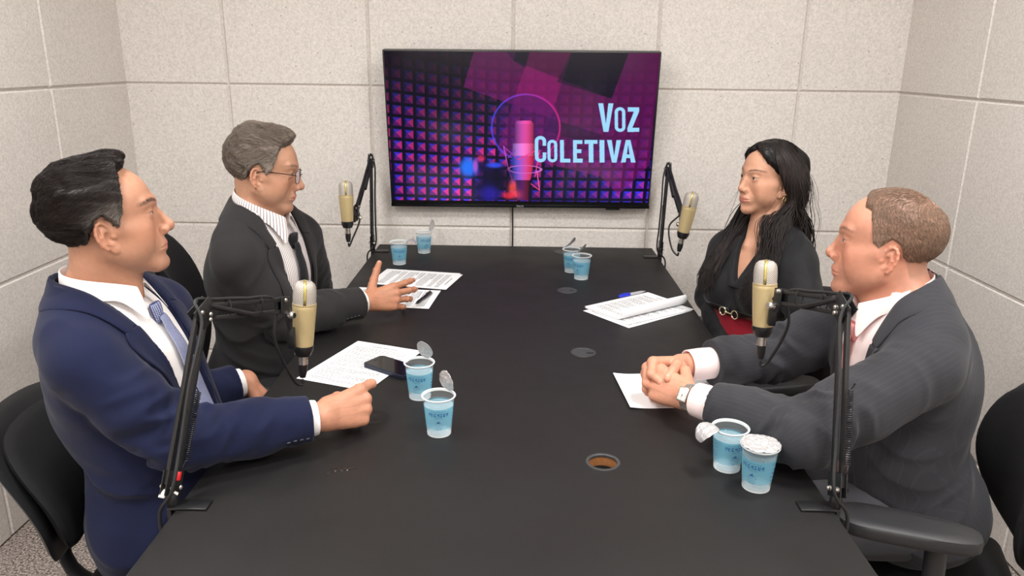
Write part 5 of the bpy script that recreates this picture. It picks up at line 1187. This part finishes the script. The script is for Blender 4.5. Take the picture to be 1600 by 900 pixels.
P2 = dict(label='grey-haired man with thin eyeglasses in a charcoal suit and black tie, far left',
    o=A(-.785, 2.21, .475), torso=(-14, 6), T=dict(w=1.0, sh=.150, belly=.01, k=1.05, hump=.01), head=A(-.716, 2.195, 1.228), hdir=(9, 9, 0),
    H=dict(size=.95, long=1.06, skin=SK(182, 136, 110), lipc=SK(180, 105, 95), browc=SK(88, 68, 56), ruddy=.6, stubble=.12, iris=SK(60, 45, 35), nose=.004, fat=.003, bags=True, lines=True, lipw=.5, wide=1.0, lip=-.001),
    gaze=(0, 0), handcol=SK(180, 126, 98),
    armR=dict(E=(-.668, 2.085, .815), W=(-.458, 2.288, .808), size=1.05, y=(.86, .50, .05), z=(.42, -.80, .35), curl=((14, 16, 10), (20, 20, 12), (26, 24, 14), (30, 26, 16)), spread=(8, 2, -4, -10), thumb=(62, 12, 6, 4), show=.014, buttons=4, bdir=(.3, -.6, -.4)),
    armL=dict(E=(-.680, 2.480, .775), W=(-.680, 2.270, .672), y=(.4, -.9, -.1), z=(.3, .2, 1), curl=RELAX),
    coat=dict(name='suit_jacket', mat=cloth('charcoal_wool', srgb(38, 36, 37), 1100, .2, .12), v=([.06, .16, .27, .38, .48, .55, .64], [.068, .068, .068, .074, .076, .078, .08], [0, 0, 0, 0, 0, 0, 0]), seed=2.4, shirtcuff=True, skirt=True, lapel=1.0),
    shirtmat=cloth('fine_striped_shirt', srgb(232, 226, 224), 1500, .1, .02, .8, stripe=(srgb(158, 146, 146), 48, .55, 'uv', 'X')), tiemat=cloth('black_tie', srgb(24, 24, 27), 1500, .1, .05, .55), btnmat=plain('dark_button', srgb(24, 23, 23), .35),
    trmat=cloth('charcoal_trousers', srgb(48, 46, 47), 1100, .2, .1), shoemat=M_SHOE)
P2['legs'] = table_legs(P2['o'], 5)
P2['hair'] = dict(seed=2, az=[0, 22, 38, 48, 56, 60, 70, 78, 86, 100, 112, 128, 180], line=[34, 33, 30, 22, 4, -16, -24, -14, -6, -14, -40, -58, -64], side=.008, top=.019, back=.002, quiff=.010, qel=48, soft=10,
    col=SK(84, 70, 60), gcol=SK(162, 150, 138), grey=.34, greyside=.5, n=11000, len=(.02, .05), clump=60, amp=.0045, flow=A(0, -.9, .43), comb=lambda q, az, el: np.stack([np.sign(q[:, 0])*.3, -np.where(el > 30, .5, .9), np.where(el > 30, .2, -.6)], 1), mess=.20, wave=.7, lift=.003, rad=.00040)
P3 = dict(label='woman with long dark hair in a black blouse and red trousers, far right', fem=True,
    o=A(.790, 2.360, .465), torso=(214, 0), T=dict(w=.86, sh=.122, bust=True, k=.96), head=A(.782, 2.372, 1.196), hdir=(201, -4, 0), chest=.38,
    H=dict(size=.93, skin=SK(190, 142, 116), lipc=SK(178, 96, 92), browc=SK(48, 34, 30), ruddy=.4, iris=SK(60, 38, 26), neck=.045, lip=-.0030, smile=.002, lid=.0046, lidw=.0126, lipw=.6, wide=.96, fat=.001, jaw=-.009, ridge=.75, nose=-.003, browk=1.0, browt=.0026, chin=-.003),
    gaze=(8, 0),
    armR=dict(E=(.672, 2.500, .775), W=(.69, 2.290, .665), y=(-.3, -.9, -.1), z=(-.2, 0, 1), curl=RELAX, size=.9),
    armL=dict(E=(.868, 2.085, .770), W=(.675, 2.130, .695), y=(-.9, .25, -.1), z=(0, -.1, 1), curl=RELAX, size=.9),
    coat=dict(name='blouse', mat=cloth('black_blouse', srgb(25, 25, 27), 1300, .1, .1, .7), v=([.435, .46, .51, .56, .62], [.0, .010, .028, .044, .055], [0, 0, 0, 0, 0]), seed=5.2, off=.007, hem=.325, rad=(.057, .050, .040), cuff=.0, join=.03, tf=.9, af=.8, neckr=.060, h=.0044),
    trmat=cloth('red_trousers', srgb(138, 24, 40), 900, .2, .1), shoemat=M_SHOE, waist=.335, hipw=1.0, legr=(.090, .084, .066, .058, .05))
P3['legs'] = table_legs(P3['o'], 188, .52, .40, .085)
P4 = dict(label='man with cropped sandy hair in a grey pinstripe suit and pink tie, near right',
    o=A(.972, 1.635, .456), torso=(180, 12), T=dict(w=.96, sh=.145, belly=.02, hump=.01), head=A(.828, 1.667, 1.156), hdir=(155, -3, 0),
    H=dict(size=1.02, long=1.1, skin=SK(196, 138, 114), lipc=SK(190, 112, 100), browc=SK(96, 66, 50), ruddy=.6, stubble=.05, iris=SK(70, 80, 90), fat=.004, neck=.059, lines=True, lipw=.45, lip=-.0015, browk=.8, scalp=.45, nose=.0),
    gaze=(0, 0), handcol=SK(204, 146, 120),
    armR=dict(E=(.672, 1.850, .815), W=(.420, 1.770, .817), y=(-.85, -.42, .05), z=(-.25, .80, .45), curl=((52, 70, 35), (58, 72, 36), (62, 70, 36), (64, 66, 34)), spread=(10, 3, -4, -11), thumb=(38, 30, 20, 15), back=.085, show=.066, size=1.08),
    armL=dict(E=(.592, 1.398, .823), W=(.405, 1.605, .810), y=(-.62, .76, .06), z=(-.68, -.55, .48), curl=((50, 70, 36), (56, 74, 36), (60, 72, 36), (62, 70, 34)), spread=(10, 3, -4, -11), thumb=(38, 30, 20, 15), back=.075, show=.052, size=1.08),
    coat=dict(name='suit_jacket', mat=cloth('grey_pinstripe_wool', srgb(49, 49, 53), 1000, .25, .14, stripe=(srgb(55, 55, 60), 34, .88, 'uv', 'X')), v=([.06, .16, .27, .38, .48, .55, .64], [.05, .05, .056, .066, .074, .078, .082], [0, 0, 0, 0, 0, 0, 0]), seed=7.1, hem=-.036, shirtcuff=True, skirt=True, af=1.1, rad=(.073, .064, .049)),
    shirtmat=cloth('pale_pink_cotton', srgb(242, 222, 220), 1500, .1, .02, .8), tiemat=cloth('pink_tie', srgb(205, 120, 120), 1500, .1, .05, .6, stripe=(srgb(236, 190, 186), 90, .5, 'uv', 'X', 90)), btnmat=plain('grey_button', srgb(40, 40, 42), .35),
    trmat=cloth('grey_trousers', srgb(66, 66, 70), 1000, .25, .12), shoemat=M_SHOE, colz=-.020)
P4['legs'] = table_legs(P4['o'], 174)
P4['hair'] = dict(seed=4, az=[0, 20, 34, 46, 56, 62, 70, 78, 86, 100, 112, 128, 180], line=[38, 36, 27, 24, 4, -18, -24, -18, -10, -18, -42, -58, -64], side=.0030, top=.0056, back=.0015, quiff=.002, qel=50, soft=15,
    capmix=.20, col=SK(112, 87, 70), gcol=SK(170, 150, 132), grey=.2, greyside=.35, n=12500, len=(.007, .015), clump=90, amp=.0012, flow=A(0, -.97, .24), bald=True, comb=lambda q, az, el: np.stack([np.sign(q[:, 0])*.25, -.35+.8*np.clip((el-25)/40, 0, 1), -.9+1.0*np.clip((el-25)/40, 0, 1)], 1), mess=.25, wave=.2, lift=.0014, rad=.00032,
    dens=lambda q, az, el: 1-.66*np.exp(-(np.linalg.norm((np.asarray(q)-A(0, -.072, .098))/A(.040, .038, .036), axis=1))**2))
def glasses(P, root):
    Mh = P['ctx']['Mh']; g = empty('eyeglasses'); g.parent = root; mf = plain('glasses_frame', srgb(58, 40, 36), .3, metal=.5); ml = clear_mat('lens', (.9, .92, .95), .06, .02)
    for s in (-1, 1):
        c = A(s*.0335, .1055, -.003); t = np.linspace(0, 2*PI, 41); w, h = .0255, .0185
        sx = np.sign(np.cos(t))*np.abs(np.cos(t))**.62*w; sz_ = np.sign(np.sin(t))*np.abs(np.sin(t))**.62*h
        R_ = [c+A(x, -abs(s*x+.0335*1)*.12-z*.10, z) for x, z in zip(sx, sz_)]
        MB().tube(wld(Mh, np.array(R_)), .0011, 6, cap=False).build('rim', mf, g)
        V = [c]+R_[:-1]; link_mesh('lens', wld(Mh, np.array(V)), [(0, i+1, (i+1) % 40+1) for i in range(40)], ml, g)
        MB().tube(wld(Mh, catmull([(s*.0585, .1015, .004), (s*.066, .094, .006), (s*.073, .05, .007), (s*.0765, .005, .006), (s*.076, -.014, -.004), (s*.074, -.026, -.022)], 24)), .0014, 6).build('temple', mf, g)
    MB().tube(wld(Mh, catmull([(-.0085, .108, .001), (0, .110, .004), (.0085, .108, .001)], 9)), .0012, 6).build('bridge', mf, g)
P2['extra'] = glasses
def watch(P, root):
    h = P['ctx']['hands']['L']; S, E, Wr = P['ctx']['J']['L']; d = unit(Wr-E); w = empty('wristwatch'); w.parent = root
    steel = plain('watch_steel', srgb(196, 194, 190), .22, metal=.85); c = Wr-d*.006; M = frame(c, z=d, x=h['z'])
    a = np.linspace(0, 2*PI, 37)[:-1]
    for i in range(36):                              # bracelet links around the wrist
        if abs((math.degrees(a[i])+180) % 360-180) < 32: continue
        r = .0305; p = A(r*math.cos(a[i]), r*math.sin(a[i]), 0); Ml = M@frame(p, x=A(math.cos(a[i]), math.sin(a[i]), 0), z=A(0, 0, 1))
        MB().box((0, 0, 0), (.0014, .0023, .0085), .0007, M=Ml).build('bracelet_link', steel, w)
    Mc = M@frame(A(.0325, 0, 0), z=A(1, 0, 0), x=A(0, 0, 1))
    case = MB().box((0, 0, 0), (.0125, .0165, .0038), .0015, M=Mc).build('watch_case', steel, w)
    MB().box((0, 0, .0037), (.0098, .0138, .0004), .0002, M=Mc).build('dial', plain('dial_cream', srgb(236, 230, 214), .3), w)
    dk = plain('watch_ink', srgb(20, 20, 24), .4); m = MB()
    for k in range(12):
        b = PI/6*k; q = A(math.sin(b), math.cos(b)); q = q/max(abs(q[0])/.0082, abs(q[1])/.0120); m.box((q[0], q[1], .0043), (.0006, .0009, .0001), 0, M=Mc)
    m.build('hour_markers', dk, w, smooth=False)
    MB().box((.002, .0028, .0046), (.0032, .0005, .0001), 0, M=Mc@frame((0, 0, 0), x=(.6, .8, 0), y=(-.8, .6, 0))).build('watch_hand', dk, w); MB().box((0, .0035, .0047), (.0004, .0055, .0001), 0, M=Mc).build('watch_hand', dk, w)
P4['extra'] = watch
def woman_extra(P, root):
    X = P['ctx']; Mh, T, tw, k = X['Mh'], X['T'], X['tw'], X['k']; rng = np.random.default_rng(33)
    # belt and buckle
    fb = lambda p: X['ftor'](p, .010); a = np.linspace(0, 2*PI, 49); rows = []
    for t in a:
        q = tw(.2*math.sin(t), .2*math.cos(t), .330); rows.append([project(fb, [q+T[:3, 2]*z_], .002)[0] for z_ in (-.014, 0, .014)])
    strip('belt', rows, plain('belt_leather', srgb(26, 22, 22), .35), root, .003, sub=1)
    bc = project(fb, [tw(.0, .2, .330)], .006)[0]; M = T.copy(); M[:3, 3] = bc; gold = plain('buckle_metal', srgb(206, 196, 170), .22, metal=.85)
    m = MB(); 
    for sx in (-.024, .024): m.tube(wld(M, np.array([(sx+.012*math.cos(t), .003, .013*math.sin(t)) for t in np.linspace(0, 2*PI, 21)])), .0024, 8)
    m.tube(wld(M, np.array([(-.014, .004, 0), (.014, .004, 0)])), .003, 8); m.build('belt_buckle', gold, root)
    # blouse facing along the neckline
    fs = lambda p: X['fsolid'](p, False); vz, vh = P['coat']['v'][0], P['coat']['v'][1]
    for sg in (1, -1):
        zz = np.linspace(.60, .425, 16); rows = [[project(fs, [tw(sg*(np.interp(z_, vz, vh)+w_), .14 if z_ < .56 else .09, z_)], .001+.004*math.sin(PI*(.15+.85*j/3)))[0] for j, w_ in enumerate((-.003, .006, .014, .022))] for z_ in zz]
        strip('neckline_facing', rows, P['coat']['mat'], X['coat'], .002, sub=1)
    MB().tube(wld(Mh, np.array([(-.0795, -.010+.006*math.cos(t), -.056+.009*math.sin(t)) for t in np.linspace(0, 2*PI, 25)])), .0016, 8).build('earring', plain('gold_hoop', srgb(226, 200, 140), .2, metal=.9), root)
    MB().tube(wld(Mh, np.array([(.0795, -.010+.006*math.cos(t), -.056+.009*math.sin(t)) for t in np.linspace(0, 2*PI, 25)])), .0016, 8).build('earring', plain('gold_hoop', srgb(226, 200, 140), .2, metal=.9), root)
    # long hair: locks that follow the skull from the parting, pass the ears and lie on the shoulders and chest
    fc = X['fcoat']; fh = X['fh']; fk = X['fskin']
    solid = lambda p: np.minimum(fk(p), fc(p)); V = []; Q = []; C_ = []; base = 0
    tos = lambda q: loc(Mh, wld(T, A(*q)*A(1, 1, k))[None])[0]
    paths = []
    for sg in (-1, 1):
        for i in range(1500):
            az = math.radians(rng.uniform(62, 178)); top_az = az*.75+.1; u = rng.random()
            e0 = math.radians(rng.uniform(40, 84)); rr = 1.0+rng.uniform(.05, .26)
            S = lambda az_, el_, f: A(sg*math.sin(az_)*math.cos(el_)*.0755*f, math.cos(az_)*math.cos(el_)*.096*f-.014, math.sin(el_)*.083*f+.036)
            p0 = S(top_az, e0, 1.10+.06*rng.random()); p1 = S(az, math.radians(8), 1.16+rr*.10); yb = max(math.cos(az), -1)
            front_ = rng.random() < (.62 if math.degrees(az) < 135 else .25)
            back_y = np.clip(-.02+.075*math.cos(az)+rng.normal(0, .012), -.115, .02); xo = .070+.030*rng.random()+.012*math.sin(az)
            p2 = A(sg*xo*max(.35, math.sin(az)), min(back_y, -.030), -.060)
            p3 = A(sg*(.068+.05*rng.random())*max(.4, math.sin(az)), (.0 if front_ else -.085)+rng.normal(0, .018), -.135)
            if front_: p4 = tos((sg*rng.uniform(.055, .135), rng.uniform(.085, .13), rng.uniform(.44, .52))); p5 = tos((sg*rng.uniform(.05, .13), .15, rng.uniform(.38, .47)))
            else: p4 = tos((sg*rng.uniform(.04, .15), -.13, rng.uniform(.42, .52))); p5 = tos((sg*rng.uniform(.03, .14), -.15, rng.uniform(.26, .42)))
            paths.append((np.array([p0, p1, p2, p3, p4, p5]), rng.uniform(.0007, .0021)))
        for i in range(60):                            # fine stray hairs
            az = math.radians(rng.uniform(70, 175)); S = A(sg*math.sin(az)*.092, math.cos(az)*.115-.014, .04); w_ = rng.normal(0, .03, 3)
            paths.append((np.array([S, S+A(sg*.02, -.01, -.07)+w_*.4, S*A(1.15, 1.05, 0)+A(0, -.01, -.11)+w_, S*A(1.2, 1.1, 0)+A(0, .02, -.20)+w_*1.4]), .0006))
    idx = [i for i, (pp, r) in enumerate(paths) if len(pp) == 6]; E_ = wld(Mh, np.concatenate([paths[i][0][4:6] for i in idx])); E_ = project(fc, E_, np.repeat(rng.uniform(.004, .020, len(idx)), 2), it=5); E_ = loc(Mh, E_)
    for j, i in enumerate(idx): paths[i][0][4:6] = E_[2*j:2*j+2]
    n = 24
    P_ = []; R_ = []
    for pp, r in paths:
        w = catmull(wld(Mh, pp), n); ph = rng.uniform(0, 6); s_ = np.linspace(0, 1, n); fl_ = np.stack([vnoise(w*15+k_) for k_ in (3., 17., 29.)], 1)*.017+np.stack([vnoise(w*34+k_) for k_ in (5., 11., 23.)], 1)*.004; w = w+fl_*(s_**.8)[:, None]+(np.sin(s_*9+ph)*.0022*s_**1.3)[:, None]*unit(rng.normal(0, 1, 3)); P_.append(w); R_.append(r*np.clip(np.minimum(s_*9+.35, 1), 0, 1)*np.clip((1-s_)*2.6+.08, 0, 1)**.7)
    W_ = np.array(P_); flat = W_.reshape(-1, 3); rr = np.array(R_).reshape(-1)
    for _ in range(4):
        e = solid(flat.astype(np.float32)); bad = e < rr*.6+.002
        if bad.any(): g = grad(solid, flat[bad], .003); flat[bad] += (rr[bad]*.6+.002-e[bad])[:, None]*g
    W_ = flat.reshape(-1, n, 3)
    for _ in range(3): W_[:, 1:-1] = .5*W_[:, 1:-1]+.25*(W_[:, :-2]+W_[:, 2:])
    for i, w in enumerate(W_):
        m = MB().tube(w, R_[i], 5, flat=.7); v = np.concatenate(m.V); V.append(v); F = [f for f in m.F if len(f) == 4]; Q.append(np.array(F)+base); base += len(v)
        c = np.array(srgb(24, 19, 18))*(.65+.8*rng.random())+np.array(srgb(70, 46, 38))*.18*rng.random()**2; C_.append(np.tile(c, (len(v), 1)))
    quad_mesh('long_hair', np.concatenate(V), np.concatenate(Q), M_HAIR, root, colors=np.clip(np.concatenate(C_), 0, 1))
P3['hair'] = dict(seed=3, az=[0, 20, 35, 50, 62, 72, 80, 88, 100, 112, 128, 180], line=[36, 27, 17, 6, -4, -10, -8, -2, -20, -50, -60, -70], side=.011, top=.009, back=.010, quiff=.004, qel=58, soft=7,
    col=SK(24, 19, 18), gcol=SK(60, 50, 45), grey=0, greyside=0, n=9000, len=(.05, .09), clump=70, amp=.002, flow=A(0, -.5, -.86), comb=lambda q, az, el: np.stack([np.sign(q[:, 0]+.018)*np.where(el > 40, 1., .25), -np.where(el > 40, .45, .35), np.where(el > 55, -.15, -1.)], 1), mess=.06, wave=.2, lift=.0012, rad=.00042)
P3['extra'] = woman_extra
import os
PEOPLE = (P1, P2, P3, P4)
for P in PEOPLE: make_person(P)
# ================================================================ office chairs
M_CUSH = plain('chair_fabric', srgb(23, 23, 25), .8, spec=.3, bump=(700, .35), var=.15); M_SHELL = plain('chair_plastic', srgb(36, 36, 38), .45, bump=(500, .12)); M_PAD = plain('arm_pad_rubber', srgb(34, 34, 36), .5, bump=(500, .1))
def back_grid(w, z0, z1, lean, wrap, thick, crown=.35, nu=22, nv=26, inset=0., front=True, dy=0.):
    """superelliptic, curved back panel with thickness; +y is the sitter's side"""
    V = []; F = []; h = (z1-z0)/2; zc = (z0+z1)/2
    R_ = np.linspace(0, 1, nu); Tt = np.linspace(0, 2*PI, 56, endpoint=False)
    def pt(r, t, side):
        cx, cz = math.cos(t), math.sin(t); n = 3.2; s = (abs(cx)**n+abs(cz)**n)**(-1/n); x = r*s*cx*(w/2-inset); z = r*s*cz*(h-inset)
        x *= 1-.20*np.clip((-z/h), 0, 1)**1.5
        bulge = thick/2*(1-r**6)**.5 if side else -thick/2*(1-r**6)**.5
        y = -lean*(z+h)/(2*h)+wrap*(x/(w/2))**2+.018*math.cos(z/h*PI*.8)+bulge+dy
        return (x, y, z+zc)
    for side in (1, 0):
        b = len(V)
        for r in R_: V += [pt(r, t, side) for t in Tt]
        for i in range(nu-1):
            for j in range(56):
                k = (j+1) % 56; q = (b+i*56+j, b+i*56+k, b+(i+1)*56+k, b+(i+1)*56+j); F.append(q if side == 0 else q[::-1])
    a0, b0 = (nu-1)*56, nu*56+(nu-1)*56
    F += [(a0+j, a0+(j+1) % 56, b0+(j+1) % 56, b0+j) for j in range(56)]
    return MB().add(V, F)
def make_chair(label, x, y, facing, ztop=.96, arm_w=.275, back_y=-.205, zp=.68, lean=.075, arm_y=0.):
    t = thing('office_chair', label, 'office chair', (x, y, 0), math.radians(facing-90), 'black office chairs')
    s = MB(); s.box((0, .01, .364), (.235, .235, .042), .038, seg=5); s.build('seat', M_CUSH, t)
    MB().box((0, .0, .326), (.20, .19, .010), .006).build('seat_pan', M_SHELL, t)
    back_grid(.46, .50, ztop, lean, .075, .042, inset=.014, dy=back_y+.020).build('backrest', M_CUSH, t, sharp=60)
    back_grid(.475, .485, ztop+.012, lean, .075, .026, dy=back_y-.012).build('back_shell', M_SHELL, t, sharp=60)
    MB().tube(catmull([(0, -.05, .326), (0, -.20, .326), (0, back_y-.07, .40), (0, back_y-.055, .60)], 14), .022, 12, flat=.5).build('back_bar', M_SHELL, t)
    for s_ in (-1, 1):
        a = MB(); a.tube(catmull([(s_*.19, .02+max(arm_y, -.1), .328), (s_*(arm_w-.01), .02+max(arm_y, -.1), .34), (s_*arm_w, .02+arm_y, .46), (s_*arm_w, .03+arm_y, zp-.018)], 16), .020, 12, flat=.7); a.build('arm_post', M_SHELL, t)
        p = MB(); n = 28; out = []
        for k in range(n):
            th = 2*PI*k/n; cx, cy = math.cos(th), math.sin(th); e = 3.5; q = (abs(cx)**e+abs(cy)**e)**(-1/e); out.append((q*cx*.046*(1+.12*q*cy), q*cy*.128))
        rows = [(.90, 0), (.98, .004), (1, .010), (1, .020), (.965, .027), (.88, .030), (.5, .0305), (.01, .0305)]
        V = [(s_*arm_w+x_*r, .085+arm_y+(y_*r if r < .9 else y_*(1-(1-r)*.4)), zp-.012+z_) for r, z_ in rows for x_, y_ in out]; F = [(i*n+j, i*n+(j+1) % n, (i+1)*n+(j+1) % n, (i+1)*n+j) for i in range(len(rows)-1) for j in range(n)]+[tuple(range(n))[::-1]]
        p.add(V, F).build('arm_pad', M_PAD, t)
    MB().lathe([(.026, .12), (.026, .24), (.019, .245), (.019, .318)], 20, cap=True).build('gas_column', M_SHELL, t)
    MB().lathe([(.02, .07), (.042, .075), (.040, .12), (.026, .125)], 20, cap=True).build('base_hub', M_SHELL, t)
    for k in range(5):
        a = 2*PI*k/5+.3; d = A(math.cos(a), math.sin(a), 0); MB().tube([d*.03+A(0, 0, .10), d*.16+A(0, 0, .092), d*.29+A(0, 0, .075)], (.022, .018, .014), 10).build('base_leg', M_SHELL, t)
        c = MB().lathe([(.001, -.018), (.022, -.018), (.027, -.012), (.027, .012), (.022, .018), (.001, .018)], 18, M=frame(d*.29+A(0, 0, .0275), z=A(-d[1], d[0], 0), x=A(0, 0, 1))); c.tube([d*.29+A(0, 0, .03), d*.29+A(0, 0, .075)], .007, 8); c.build('caster', M_SHELL, t)
    return t
make_chair('black office chair under the man in the navy suit', -.742, 1.55, 4, .80, arm_w=.305, back_y=-.22, zp=.53, lean=.12, arm_y=-.155)
make_chair('black office chair under the man with eyeglasses', -.802, 2.225, 18, 1.06, zp=.645)
make_chair('black office chair under the woman in the black blouse', .815, 2.37, 190, .80, zp=.63)
make_chair('black office chair under the man in the grey suit, its arm pad in front', .955, 1.555, 160, .88, arm_w=.31, lean=.05)
